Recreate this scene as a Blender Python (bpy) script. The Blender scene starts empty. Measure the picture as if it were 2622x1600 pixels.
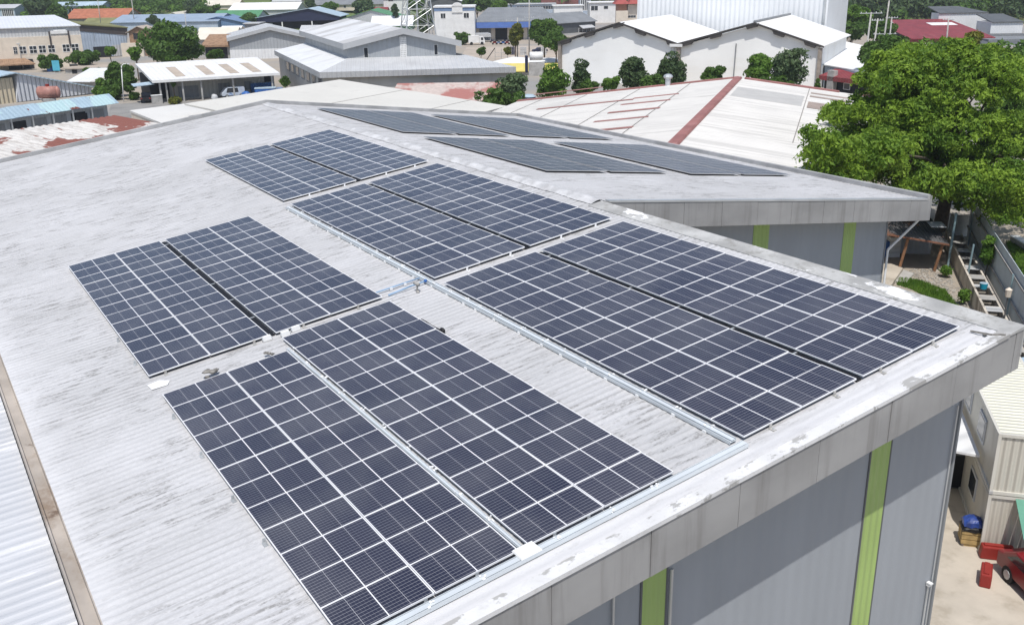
import bpy, math, random
import numpy as np
from mathutils import Matrix, Vector
sc = bpy.context.scene
C = sc.collection
R = math.radians

# ------------------------------------------------------------------ camera
CAM = np.array([25.8297, -4.8664, 22.0])
WC = np.array([[0.5383538, 0.84258299, -0.01513576],
               [0.27170468, -0.19054651, -0.94332847],
               [-0.79771658, 0.50373201, -0.33151518]])      # world -> camera (x right, y down, z forward)
F = 2474.45                                                   # focal length for a frame 2622 wide
cam_d = bpy.data.cameras.new('camera'); cam = bpy.data.objects.new('camera', cam_d); C.objects.link(cam)
cam_d.sensor_width = 36.0; cam_d.lens = F / 2622 * 36.0
cam_d.clip_start = 0.3; cam_d.clip_end = 5000
rot = WC.T @ np.diag([1, -1, -1])
mw = Matrix([[*rot[i], CAM[i]] for i in range(3)] + [[0, 0, 0, 1]])
cam.matrix_world = mw
sc.camera = cam

# ------------------------------------------------------------------ light
SUN_EL, SUN_DIR = 65.0, (0.85, -0.53)
world = bpy.data.worlds.new('World'); sc.world = world; world.use_nodes = True
wn = world.node_tree.nodes; wl = world.node_tree.links
bg = wn['Background']; bg.inputs['Strength'].default_value = 0.115
sky = wn.new('ShaderNodeTexSky'); sky.sky_type = 'NISHITA'; sky.sun_disc = False
sky.sun_elevation = R(SUN_EL); sky.sun_rotation = math.atan2(SUN_DIR[0], SUN_DIR[1])
sky.air_density = 1.0; sky.dust_density = 1.5; sky.ozone_density = 1.0
wl.new(sky.outputs[0], bg.inputs['Color'])
sun_d = bpy.data.lights.new('sun', 'SUN'); sun = bpy.data.objects.new('sun', sun_d); C.objects.link(sun)
sun_d.energy = 3.6; sun_d.angle = R(0.5); sun_d.color = (1.0, 0.965, 0.91)
h = math.hypot(*SUN_DIR); ce = math.cos(R(SUN_EL))
to_sun = Vector((SUN_DIR[0] / h * ce, SUN_DIR[1] / h * ce, math.sin(R(SUN_EL))))
sun.rotation_euler = to_sun.to_track_quat('Z', 'Y').to_euler(); sun.location = (0, 0, 120)
vs = sc.view_settings; vs.view_transform = 'Standard'; vs.look = 'None'; vs.exposure = 0.16; vs.gamma = 1.0; vs.use_curve_mapping = False

# ------------------------------------------------------------------ measuring: a picture point and a height or distance give a place
FH = np.array([-0.84553, 0.53393]); RH = np.array([0.53393, 0.84553])
def ray(px, py): return WC.T @ np.array([(px - 1311) / F, (py - 800) / F, 1.0])
def hz(px, py, z=0.0):
    d = ray(px, py); return CAM + d * (z - CAM[2]) / d[2]
def at(px, py, D):
    d = ray(px, py); return CAM + d * (D / (d[:2] @ FH))
def dist(p): return (np.array(p)[:2] - CAM[:2]) @ FH
def lat(p): return (np.array(p)[:2] - CAM[:2]) @ RH
def zat(px, py, p):                       # height of a picture point standing over ground place p
    return at(px, py, dist(p))[2]
def hill(x, y):
    D = (x - CAM[0]) * FH[0] + (y - CAM[1]) * FH[1]; L = ((x - CAM[0]) * RH[0] + (y - CAM[1]) * RH[1]) / np.maximum(D, 1)
    left = np.clip((-0.05 - L) / 0.2, 0, 1); right = np.clip((L - 0.24) / 0.12, 0, 1)
    zl = np.maximum(0, D - 430) * 0.075 * left; zr = np.maximum(0, D - 395) * 0.24 * right; zm = np.maximum(0, D - 640) * 0.08
    return np.minimum(zl + zr + zm, 60) 
def gnd(px, py):                          # where the line of sight meets the ground or the hill
    d = ray(px, py); d = d / (d[:2] @ FH); t = 40.0
    while t < 1500:
        p = CAM + d * t
        if p[2] <= hill(p[0], p[1]): return p
        t += 1.0
    return CAM + d * 1500

# ------------------------------------------------------------------ materials
def _n(nt, kind, **kw):
    n = nt.nodes.new(kind)
    for k, v in kw.items(): setattr(n, k, v)
    return n
def _math(nt, op, a, b=None, c=None, clamp=False):
    n = nt.nodes.new('ShaderNodeMath'); n.operation = op; n.use_clamp = clamp
    for i, v in enumerate((a, b, c)):
        if v is None: continue
        if isinstance(v, (int, float)): n.inputs[i].default_value = v
        else: nt.links.new(v, n.inputs[i])
    return n.outputs[0]
def _turn(nt, vec, a):
    m = nt.nodes.new('ShaderNodeMapping'); m.inputs['Rotation'].default_value = (0, 0, a); nt.links.new(vec, m.inputs['Vector']); return m.outputs[0]
def _noise(nt, vec, scale, stretch=(1, 1, 1), detail=4, rough=0.55):
    m = nt.nodes.new('ShaderNodeMapping'); m.inputs['Scale'].default_value = stretch; nt.links.new(vec, m.inputs['Vector'])
    n = nt.nodes.new('ShaderNodeTexNoise'); n.inputs['Scale'].default_value = scale; n.inputs['Detail'].default_value = detail
    n.inputs['Roughness'].default_value = rough; nt.links.new(m.outputs[0], n.inputs['Vector']); return n.outputs['Fac']
def _step(nt, v, lo, hi):
    n = nt.nodes.new('ShaderNodeMapRange'); n.interpolation_type = 'SMOOTHSTEP'
    n.inputs['From Min'].default_value = lo; n.inputs['From Max'].default_value = hi; nt.links.new(v, n.inputs['Value']); return n.outputs[0]
def _mix(nt, f, a, b):
    n = nt.nodes.new('ShaderNodeMix'); n.data_type = 'RGBA'
    for s, v in ((n.inputs[0], f), (n.inputs[6], a), (n.inputs[7], b)):
        if isinstance(v, (int, float)): s.default_value = v
        elif isinstance(v, tuple): s.default_value = (*v[:3], 1)
        else: nt.links.new(v, s)
    return n.outputs[2]
def new_mat(name):
    m = bpy.data.materials.new(name); m.use_nodes = True; nt = m.node_tree
    return m, nt, nt.nodes['Principled BSDF'], nt.nodes.new('ShaderNodeTexCoord')
def ribs(nt, b, vec, axis, pitch, depth):
    m = nt.nodes.new('ShaderNodeSeparateXYZ'); nt.links.new(vec, m.inputs[0])
    s = _math(nt, 'SINE', _math(nt, 'MULTIPLY', m.outputs[axis], 2 * math.pi / pitch))
    bp = nt.nodes.new('ShaderNodeBump'); bp.inputs['Strength'].default_value = 1.0; bp.inputs['Distance'].default_value = depth
    nt.links.new(s, bp.inputs['Height']); nt.links.new(bp.outputs[0], b.inputs['Normal'])
MATS = {}
def mat(name, col, rough=0.65, var=0.12, scale=0.6, stretch=(1, 1, 1), metal=0.0, spec=0.3, rib=None, stains=(), turn=0.0):
    """plain surface with a little wear; stains = (colour, scale, stretch, lo, hi, strength)"""
    if name in MATS: return MATS[name]
    m, nt, b, tc = new_mat(name); vec = tc.outputs['Object']
    if turn: vec = _turn(nt, vec, turn)
    f = _noise(nt, vec, scale, stretch)
    c = _mix(nt, _step(nt, f, 0.3, 0.7), tuple(x * (1 - var) for x in col), tuple(min(1, x * (1 + var)) for x in col))
    for (sc_, s, st, lo, hi, k) in stains:
        c = _mix(nt, _math(nt, 'MULTIPLY', _step(nt, _noise(nt, vec, s, st, 6, 0.65), lo, hi), k), c, sc_)
    nt.links.new(c, b.inputs['Base Color'])
    b.inputs['Roughness'].default_value = rough; b.inputs['Metallic'].default_value = metal; b.inputs['Specular IOR Level'].default_value = spec
    if rib: ribs(nt, b, vec, *rib)
    MATS[name] = m; return m
def leaf_mat(name, col, col2, trans=0.35):
    m, nt, b, tc = new_mat(name)
    f = _noise(nt, tc.outputs['Object'], 0.55, detail=3); g = _noise(nt, tc.outputs['Object'], 6.0, detail=2)
    c = _mix(nt, _step(nt, _math(nt, 'ADD', _math(nt, 'MULTIPLY', f, 0.6), _math(nt, 'MULTIPLY', g, 0.4)), 0.36, 0.64), col, col2)
    nt.links.new(c, b.inputs['Base Color']); b.inputs['Roughness'].default_value = 0.55; b.inputs['Specular IOR Level'].default_value = 0.25
    t = nt.nodes.new('ShaderNodeBsdfTranslucent'); nt.links.new(c, t.inputs['Color'])
    mx = nt.nodes.new('ShaderNodeMixShader'); mx.inputs[0].default_value = trans
    nt.links.new(b.outputs[0], mx.inputs[1]); nt.links.new(t.outputs[0], mx.inputs[2])
    nt.links.new(mx.outputs[0], nt.nodes['Material Output'].inputs['Surface']); return m

# ------------------------------------------------------------------ mesh helpers
def tag(o, label=None, cat=None, group=None, kind=None):
    if label: o['label'] = label
    if cat: o['category'] = cat
    if group: o['group'] = group
    if kind: o['kind'] = kind
    return o
def empty(name, label, cat, loc=(0, 0, 0), rz=0.0, group=None):
    o = bpy.data.objects.new(name, None); o.empty_display_size = 0.2; C.objects.link(o)
    o.location = tuple(float(x) for x in loc); o.rotation_euler = (0, 0, rz)
    return tag(o, label, cat, group)
class MB:
    def __init__(s): s.v = []; s.f = []
    def add(s, pts, faces):
        i = len(s.v); s.v += [tuple(float(c) for c in p) for p in pts]; s.f += [tuple(k + i for k in f) for f in faces]; return s
    def poly(s, *pts): return s.add(pts, [tuple(range(len(pts)))])
    def box(s, x0, x1, y0, y1, z0, z1):
        p = [(x, y, z) for z in (z0, z1) for y in (y0, y1) for x in (x0, x1)]
        return s.add(p, [(0, 2, 3, 1), (4, 5, 7, 6), (0, 1, 5, 4), (2, 6, 7, 3), (0, 4, 6, 2), (1, 3, 7, 5)])
    def hexa(s, bot, top):                 # two quads, same winding
        return s.add(list(bot) + list(top), [(3, 2, 1, 0), (4, 5, 6, 7), (0, 1, 5, 4), (1, 2, 6, 5), (2, 3, 7, 6), (3, 0, 4, 7)])
    def slab(s, pts, t):                   # a sheet with thickness t (downwards)
        n = len(pts); top = [tuple(p) for p in pts]; bot = [(p[0], p[1], p[2] - t) for p in pts]
        return s.add(top + bot, [tuple(range(n)), tuple(range(2 * n - 1, n - 1, -1))] + [(i, n + i, n + (i + 1) % n, (i + 1) % n) for i in range(n)])
    def prism(s, xz, y0, y1):              # outline in x, z pushed along y
        n = len(xz); a = [(x, y0, z) for x, z in xz]; b = [(x, y1, z) for x, z in xz]
        return s.add(a + b, [tuple(range(n)), tuple(range(2 * n - 1, n - 1, -1))] + [(i, n + i, n + (i + 1) % n, (i + 1) % n) for i in range(n)])
    def prism_yz(s, yz, x0, x1):
        n = len(yz); a = [(x0, y, z) for y, z in yz]; b = [(x1, y, z) for y, z in yz]
        return s.add(a + b, [tuple(range(n)), tuple(range(2 * n - 1, n - 1, -1))] + [(i, n + i, n + (i + 1) % n, (i + 1) % n) for i in range(n)])
    def tube(s, p0, p1, r, r1=None, n=8):
        p0 = np.array(p0, float); p1 = np.array(p1, float); d = p1 - p0; d /= max(1e-9, np.linalg.norm(d)); r1 = r if r1 is None else r1
        a = np.cross(d, [0, 0, 1]) if abs(d[2]) < 0.9 else np.cross(d, [1, 0, 0]); a /= np.linalg.norm(a); b = np.cross(d, a)
        pts = [p + (a * math.cos(2 * math.pi * k / n) + b * math.sin(2 * math.pi * k / n)) * q for p, q in ((p0, r), (p1, r1)) for k in range(n)]
        return s.add(pts, [(k, (k + 1) % n, n + (k + 1) % n, n + k) for k in range(n)] + [tuple(range(n - 1, -1, -1)), tuple(range(n, 2 * n))])
    def path(s, pts, r, n=8):
        for a, b in zip(pts[:-1], pts[1:]): s.tube(a, b, r, n=n)
        return s
    def ball(s, c, rx, ry, rz, nu=10, nv=6, jit=0.0, rnd=None):
        pts = []; fs = []
        for j in range(nv + 1):
            for i in range(nu):
                th = math.pi * j / nv; ph = 2 * math.pi * i / nu; k = 1 + (rnd.uniform(-jit, jit) if rnd and 0 < j < nv else 0)
                pts.append((c[0] + rx * k * math.sin(th) * math.cos(ph), c[1] + ry * k * math.sin(th) * math.sin(ph), c[2] + rz * k * math.cos(th)))
        for j in range(nv):
            for i in range(nu): fs.append((j * nu + i, (j + 1) * nu + i, (j + 1) * nu + (i + 1) % nu, j * nu + (i + 1) % nu))
        return s.add(pts, fs)
    def build(s, name, m, parent=None, smooth=False):
        me = bpy.data.meshes.new(name); me.from_pydata(s.v, [], s.f); me.validate(); me.update()
        me.materials.append(m)
        if smooth: me.polygons.foreach_set('use_smooth', [True] * len(me.polygons))
        o = bpy.data.objects.new(name, me); C.objects.link(o)
        if parent: o.parent = parent
        return o
def np_mesh(name, v, f, m, parent=None, smooth=False):
    me = bpy.data.meshes.new(name); me.from_pydata(v.tolist() if hasattr(v, 'tolist') else v, [], f.tolist() if hasattr(f, 'tolist') else f); me.update(); me.materials.append(m)
    if smooth: me.polygons.foreach_set('use_smooth', [True] * len(me.polygons))
    o = bpy.data.objects.new(name, me); C.objects.link(o)
    if parent: o.parent = parent
    return o
def cp(o, parent=None):
    c = o.copy(); C.objects.link(c)
    if parent: c.parent = parent
    return c

# ------------------------------------------------------------------ colours
WHITE = (0.78, 0.78, 0.77)
m_white = mat('white_paint', (0.74, 0.74, 0.73), 0.6, 0.06, stains=[((0.5, 0.49, 0.46), 0.5, (1, 1, 0.2), 0.58, 0.8, 0.5)])
m_cream = mat('cream_paint', (0.68, 0.6, 0.5), 0.7, 0.07, stains=[((0.4, 0.36, 0.3), 0.5, (1, 1, 0.2), 0.58, 0.8, 0.6)])
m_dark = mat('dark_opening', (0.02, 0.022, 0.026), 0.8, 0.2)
m_glass = mat('window_glass', (0.03, 0.035, 0.042), 0.12, 0.2, spec=0.6)
m_steel = mat('galvanised_steel', (0.55, 0.57, 0.58), 0.42, 0.1, metal=0.55)
m_conc = mat('concrete', (0.4, 0.39, 0.37), 0.85, 0.16, 1.2, stains=[((0.2, 0.19, 0.17), 0.8, (1, 1, 0.4), 0.52, 0.75, 0.7)])
m_wood = mat('weathered_wood', (0.2, 0.16, 0.13), 0.8, 0.25, 3)
m_rubber = mat('rubber', (0.02, 0.02, 0.021), 0.7, 0.2)
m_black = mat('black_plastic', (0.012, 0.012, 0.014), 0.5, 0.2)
m_bark = mat('bark', (0.13, 0.1, 0.075), 0.9, 0.3, 4)
m_gwhite = mat('white_ribbed_sheet', (0.72, 0.73, 0.74), 0.5, 0.05, 0.3, rib=(0, 0.9, 0.05), stains=[((0.5, 0.49, 0.47), 0.35, (1, 0.3, 1), 0.55, 0.8, 0.5)])
m_ggrey = mat('grey_ribbed_sheet', (0.36, 0.38, 0.4), 0.55, 0.06, 0.3, rib=(0, 0.9, 0.06))
m_gpale = mat('pale_grey_sheet', (0.5, 0.51, 0.52), 0.5, 0.06, 0.3, rib=(0, 0.8, 0.05), stains=[((0.36, 0.36, 0.36), 0.3, (1, 0.3, 1), 0.55, 0.8, 0.5)])
m_gfas = mat('grey_fascia_sheet', (0.42, 0.43, 0.44), 0.5, 0.05)
m_navy = mat('navy_sheet', (0.02, 0.025, 0.06), 0.5, 0.1)
m_lblue = mat('light_blue_sheet', (0.4, 0.5, 0.58), 0.5, 0.08, 0.3, rib=(0, 0.8, 0.04), stains=[((0.5, 0.62, 0.7), 0.3, (1, .3, 1), 0.5, 0.7, 0.6)])
m_blue = mat('blue_sheet', (0.17, 0.25, 0.4), 0.5, 0.1, 0.3, rib=(0, 0.8, 0.04))
m_bluegrey = mat('blue_grey_sheet', (0.4, 0.47, 0.56), 0.5, 0.08, 0.3, rib=(0, 0.8, 0.04))
m_green = mat('green_sheet', (0.1, 0.27, 0.13), 0.5, 0.08, 0.3, rib=(0, 0.8, 0.04))
m_dgrey = mat('dark_grey_sheet', (0.11, 0.115, 0.12), 0.55, 0.1, 0.3, rib=(0, 0.8, 0.04))
m_mgrey = mat('mid_grey_sheet', (0.22, 0.23, 0.24), 0.55, 0.1, 0.3, rib=(0, 0.8, 0.04))
m_maroon = mat('maroon_sheet', (0.24, 0.045, 0.05), 0.5, 0.15, 0.4, rib=(0, 0.7, 0.04), stains=[((0.32, 0.12, 0.11), 0.4, (1, .3, 1), 0.55, 0.8, 0.6)])
m_orange = mat('orange_tile', (0.4, 0.15, 0.085), 0.75, 0.15, 0.6, rib=(0, 0.7, 0.04))
m_olive = mat('olive_sheet', (0.2, 0.2, 0.09), 0.7, 0.15, 0.3)
m_brownf = mat('brown_fascia', (0.075, 0.065, 0.062), 0.5, 0.1)
m_brown = mat('brown_timber', (0.3, 0.19, 0.12), 0.8, 0.2, 1, rib=(0, 0.5, 0.03))
m_tan = mat('tan_flat_roof', (0.42, 0.36, 0.3), 0.8, 0.12)
m_creamroof = mat('cream_sheet', (0.66, 0.62, 0.53), 0.6, 0.06, 0.3)
m_yellow = mat('yellow_sheet', (0.72, 0.6, 0.16), 0.55, 0.08)
m_oyellow = mat('ochre_awning', (0.55, 0.38, 0.03), 0.6, 0.1)
m_stone = mat('stone_wall', (0.3, 0.28, 0.25), 0.9, 0.3, 2)
m_creamrib = mat('cream_ribbed_sheet', (0.6, 0.52, 0.38), 0.55, 0.07, 0.3, rib=(0, 0.8, 0.12))
m_whiterib = mat('white_deep_ribbed_sheet', (0.58, 0.6, 0.64), 0.5, 0.07, 0.3, rib=(0, 0.8, 0.14))
m_bluetarp = mat('blue_tarpaulin', (0.035, 0.12, 0.36), 0.45, 0.25, 2.0, stains=[((0.3, 0.42, 0.55), 1.5, (1, 1, 1), 0.6, 0.75, 0.6)])
m_royal = mat('royal_blue_awning', (0.03, 0.09, 0.3), 0.5, 0.1)
m_red = mat('red_car_paint', (0.2, 0.008, 0.013), 0.3, 0.05, spec=0.6)
m_redp = mat('red_plastic', (0.26, 0.028, 0.022), 0.5, 0.1)

# ================================================================== main building
TAU = R(7.4); ct, st, tt = math.cos(TAU), math.sin(TAU), math.tan(TAU)
M = 1.04; Z0 = 11.1896
def zf(y): return 11.06 + tt * y                    # front slope surface
YR = 18.1; ZR = zf(YR)
def zb(y): return ZR - (y - YR) * tt                # far slope surface
def rp(u, v, off=0.0): return np.array([v * M, u * M * ct - off * st, Z0 + u * M * st + off * ct])
rnd = random.Random(7)

def coated_roof(name, front):
    m, nt, b, tc = new_mat(name); vec = tc.outputs['Object']
    sx = nt.nodes.new('ShaderNodeSeparateXYZ'); nt.links.new(vec, sx.inputs[0])
    c = _mix(nt, _step(nt, _noise(nt, vec, 0.25, (1, 0.6, 1), 4), 0.35, 0.68), (0.47, 0.47, 0.475), (0.54, 0.54, 0.55))
    # sooty streaks lying in the corrugation, short and broken up by a finer grain
    grain = _step(nt, _noise(nt, vec, 16.0, (1, 0.7, 1), 3, 0.7), 0.38, 0.62)
    s1 = _step(nt, _noise(nt, vec, 1.0, (7.5, 1.15, 1), 5, 0.62), 0.505, 0.62); s2 = _step(nt, _noise(nt, vec, 0.4, (1, 0.7, 1), 3), 0.33, 0.55)
    c = _mix(nt, _math(nt, 'MULTIPLY', _math(nt, 'MULTIPLY', s1, s2), _math(nt, 'MULTIPLY_ADD', grain, 0.6, 0.3)), c, (0.2, 0.195, 0.19))
    s3 = _step(nt, _noise(nt, vec, 1.0, (4.0, 0.16, 1), 4, 0.6), 0.6, 0.68)
    c = _mix(nt, _math(nt, 'MULTIPLY', s3, 0.3), c, (0.27, 0.265, 0.26))
    c = _mix(nt, _math(nt, 'MULTIPLY', grain, 0.2), c, (0.3, 0.3, 0.3))
    rib_ = _step(nt, _math(nt, 'SINE', _math(nt, 'MULTIPLY', sx.outputs[0], 2 * math.pi / 0.25)), 0.35, 0.95)     # dust settled in the valleys
    rb = _step(nt, _noise(nt, vec, 0.7, (1.2, 0.35, 1), 5, 0.65), 0.36, 0.62)
    c = _mix(nt, _math(nt, 'MULTIPLY', _math(nt, 'MULTIPLY', rib_, rb), 0.34), c, (0.24, 0.235, 0.23))
    w = _step(nt, _noise(nt, vec, 0.5, (0.8, 0.5, 1), 5, 0.6), 0.55, 0.75)
    c = _mix(nt, _math(nt, 'MULTIPLY', w, 0.4), c, (0.6, 0.6, 0.61))
    if front:                                       # white brushed coat along the gutter and along the near edge
        e = _math(nt, 'ADD', sx.outputs[1], _math(nt, 'MULTIPLY', _noise(nt, vec, 0.9, (1, 1, 1), 5), -1.6))
        k = _math(nt, 'SUBTRACT', 1.0, _step(nt, e, -4.2, -3.2))
        c = _mix(nt, _math(nt, 'MULTIPLY', k, 0.6), c, (0.62, 0.62, 0.63))
        e2 = _math(nt, 'ADD', sx.outputs[0], _math(nt, 'MULTIPLY', _noise(nt, vec, 1.5, (1, 0.4, 1), 5), 0.8))
        c = _mix(nt, _math(nt, 'MULTIPLY', _step(nt, e2, 12.7, 13.3), 0.7), c, (0.6, 0.6, 0.61))
    nt.links.new(c, b.inputs['Base Color']); b.inputs['Roughness'].default_value = 0.75; b.inputs['Specular IOR Level'].default_value = 0.25
    bp = nt.nodes.new('ShaderNodeBump'); bp.inputs['Strength'].default_value = 0.5; bp.inputs['Distance'].default_value = 0.02
    nt.links.new(_noise(nt, vec, 9.0, (1, 0.5, 1), 6, 0.7), bp.inputs['Height']); nt.links.new(bp.outputs[0], b.inputs['Normal'])
    return m
m_roof = coated_roof('coated_corrugated_roof', True); m_roof2 = coated_roof('coated_corrugated_far_slope', False)
m_edge = mat('patched_flashing', (0.4, 0.4, 0.39), 0.8, 0.25, 1.1, stains=[((0.22, 0.215, 0.2), 2.2, (1, 1, 1), 0.5, 0.66, 0.7), ((0.76, 0.76, 0.76), 0.75, (0.9, 1.6, 1), 0.57, 0.61, 1.0)])
m_coping = mat('white_edge_coping', (0.62, 0.62, 0.62), 0.75, 0.08, 1.0, stains=[((0.3, 0.295, 0.28), 1.3, (1.5, 0.8, 1), 0.545, 0.585, 0.8), ((0.42, 0.41, 0.4), 8, (1, 1, 1), 0.5, 0.7, 0.4)])
m_cap = mat('silver_ridge_coating', (0.5, 0.5, 0.505), 0.6, 0.2, 1.6, stains=[((0.3, 0.29, 0.28), 2.5, (1, 1, 1), 0.55, 0.7, 0.6)])
m_fascia = mat('stained_metal_fascia', (0.29, 0.288, 0.285), 0.6, 0.14, 0.5, (1, 0.6, 1), spec=0.35,
               stains=[((0.13, 0.122, 0.115), 1.0, (2.2, 2.2, 0.12), 0.48, 0.75, 0.5), ((0.36, 0.355, 0.35), 1.7, (3, 3, 0.1), 0.6, 0.8, 0.6), ((0.09, 0.085, 0.08), 0.9, (1, 1, 0.3), 0.6, 0.8, 0.4)])
m_wallg = mat('blue_grey_wall_cladding', (0.31, 0.33, 0.355), 0.6, 0.05, 0.4, (1, 1, 0.3), rib=(1, 0.42, 0.005), stains=[((0.27, 0.29, 0.31), 0.5, (1, 1, 0.2), 0.5, 0.75, 0.5)])
m_stripe = mat('lime_green_cladding', (0.33, 0.45, 0.15), 0.55, 0.05, 0.4, rib=(1, 0.25, 0.012), stains=[((0.27, 0.37, 0.13), 0.6, (1, 1, 0.2), 0.5, 0.75, 0.5)])
m_curb = mat('weathered_curb', (0.36, 0.36, 0.36), 0.8, 0.2, 0.6, stains=[((0.14, 0.14, 0.135), 0.7, (0.6, 0.6, 1), 0.55, 0.7, 0.8)])
m_gut = mat('stained_gutter', (0.4, 0.36, 0.32), 0.85, 0.15, 0.7, stains=[((0.2, 0.14, 0.095), 0.45, (0.7, 1, 1), 0.5, 0.68, 0.8), ((0.1, 0.06, 0.04), 1.6, (1, 1, 1), 0.6, 0.7, 0.7)])

fac = empty('factory_building', 'large low grey factory under the solar panels, pale coated roof and green wall stripes', 'building')
def corrugated(name, x0, x1, y0, y1, zfun, m, ny=10, pitch=0.25, amp=0.009, per=4):
    xs = np.linspace(x0, x1, int((x1 - x0) / pitch * per) + 1); ys = np.linspace(y0, y1, ny)
    V = np.zeros((ny, len(xs), 3)); V[..., 0] = xs[None]; V[..., 1] = ys[:, None]
    V[..., 2] = zfun(ys)[:, None] + amp * np.sin(2 * np.pi * xs / pitch)[None]
    rr = np.random.RandomState(3); V[..., 2] += rr.normal(0, 0.004, V[..., 2].shape)
    n = len(xs); i = (np.arange(ny - 1)[:, None] * n + np.arange(n - 1)[None]).ravel()
    return np_mesh(name, V.reshape(-1, 3), np.stack([i, i + 1, i + n + 1, i + n], 1), m, fac, True)
corrugated('roof', -43.0, 13.34, -3.32, YR, zf, m_roof)
o = corrugated('roof', -43.0, -4.06, YR, 39.5, zb, m_roof2); o['label'] = 'far slope of the pale roof, beyond the ridge'
# deck under the sheets, closing the volume
b = MB(); b.prism_yz([(-3.3, zf(-3.3) - .06), (YR, ZR - .06), (YR, ZR - .5), (-3.3, zf(-3.3) - .5)], -42.9, 13.33)
b.prism_yz([(YR + .01, ZR - .06), (39.4, zb(39.4) - .06), (39.4, zb(39.4) - .5), (YR + .01, ZR - .5)], -42.9, -4.07); b.build('roof_deck', m_dgrey, fac)
# ridge: lumpy coated cap between the slopes
nx = 330; xs = np.linspace(-43, -3.95, nx); prof = [(-.42, .02), (-.3, .055), (-.12, .085), (0, .1), (.12, .085), (.3, .055), (.42, .02)]
rr = np.random.RandomState(5); lump = np.interp(np.arange(nx), np.arange(0, nx, 7), rr.uniform(-.035, .035, len(np.arange(0, nx, 7))))
V = np.array([[(x, YR + dy * (1 + 3 * lump[i]), (zf(YR + dy) if dy < 0 else zb(YR + dy)) + dz + lump[i] * .6 * (abs(dy) < .35) + rr.normal(0, .006)) for dy, dz in prof] for i, x in enumerate(xs)])
i = (np.arange(nx - 1)[:, None] * 7 + np.arange(6)[None]).ravel()
np_mesh('ridge_cap', V.reshape(-1, 3), np.stack([i, i + 7, i + 8, i + 1], 1), m_cap, fac, True)
# free edge beyond the wing: flat patched flashing and its drop
b = MB(); b.prism_yz([(17.5, zf(17.5) + .03), (18.16, ZR + .05), (18.16, ZR - .75), (18.1, ZR - .75), (18.1, ZR - .05), (17.5, zf(17.5) - .02)], -3.89, 13.52); b.build('edge_flashing', m_edge, fac)
# near verge: white coping and fascia made of single sheets
b = MB(); b.prism_yz([(-3.4, zf(-3.4) + .05), (17.48, zf(17.48) + .05), (17.48, zf(17.48) - .05), (-3.4, zf(-3.4) - .05)], 13.22, 13.53); b.build('edge_flashing', m_coping, fac)
FH_ = 1.13
b = MB(); y = -3.4
while y < 18.15:
    y1 = min(y + 2.36, 18.16); k = rnd.uniform(-.012, .012)
    b.prism_yz([(y + .008, zf(y) + .02), (y1 - .008, zf(y1) + .02), (y1 - .008, zf(y1) - FH_), (y + .008, zf(y) - FH_)], 13.44, 13.5 + k * .5); y = y1
b.prism_yz([(-3.4, zf(-3.4)), (18.1, ZR), (18.1, ZR - FH_ + .06), (-3.4, zf(-3.4) - FH_ + .06)], 13.40, 13.435)
b.prism_yz([(-3.4, zf(-3.4) - FH_ + .06), (18.1, ZR - FH_ + .06), (18.1, ZR - FH_ - .0), (-3.4, zf(-3.4) - FH_ - .0)], 12.27, 13.435)   # soffit
b.build('fascia', m_fascia, fac)
b = MB(); y = YR + .07
while y < 39.6:
    y1 = min(y + 2.2, 39.62); k = rnd.uniform(-.006, .006)
    b.prism_yz([(y + .008, zb(y) + .03), (y1 - .008, zb(y1) + .03), (y1 - .008, zb(y1) - 1.1), (y + .008, zb(y) - 1.1)], -3.96, -3.9 + k); y = y1
b.prism_yz([(YR + .07, ZR), (39.6, zb(39.6)), (39.6, zb(39.6) - 1.04), (YR + .07, ZR - 1.04)], -4.0, -3.965)
b.prism_yz([(YR + .07, ZR - 1.04), (39.6, zb(39.6) - 1.04), (39.6, zb(39.6) - 1.1), (YR + .07, ZR - 1.1)], -5.18, -3.965)
b.box(-43, -3.9, 39.63, 39.69, zb(39.6) - 1.1, zb(39.6) + .2)
b.build('fascia', m_fascia, fac)
b = MB(); b.prism_yz([(YR + .45, zb(YR + .45) + .06), (39.3, zb(39.3) + .06), (39.3, zb(39.3) - .02), (YR + .45, zb(YR + .45) - .02)], -4.15, -3.88); b.build('edge_flashing', m_steel, fac)
# curbs at the far gable end and along the far eave
b = MB(); b.prism_yz([(-3.6, zf(-3.6) + .22), (YR, ZR + .24), (39.6, zb(39.6) + .22), (39.6, zb(39.6) - .9), (YR, ZR - .9), (-3.6, zf(-3.6) - .9)], -43.3, -43.02)
b.box(-43.0, -3.97, 39.4, 39.62, zb(39.6) - .5, zb(39.6) + .26); b.build('parapet', m_curb, fac)
# gutter along the low eave
b = MB(); z = zf(-3.35); b.prism_yz([(-3.34, z - .02), (-3.3, z - .02), (-3.3, z - .3), (-3.66, z - .3), (-3.66, z - .05), (-3.62, z - .05), (-3.62, z - .15), (-3.34, z - .15)], -43.3, 13.5); b.build('gutter', m_gut, fac)
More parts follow.
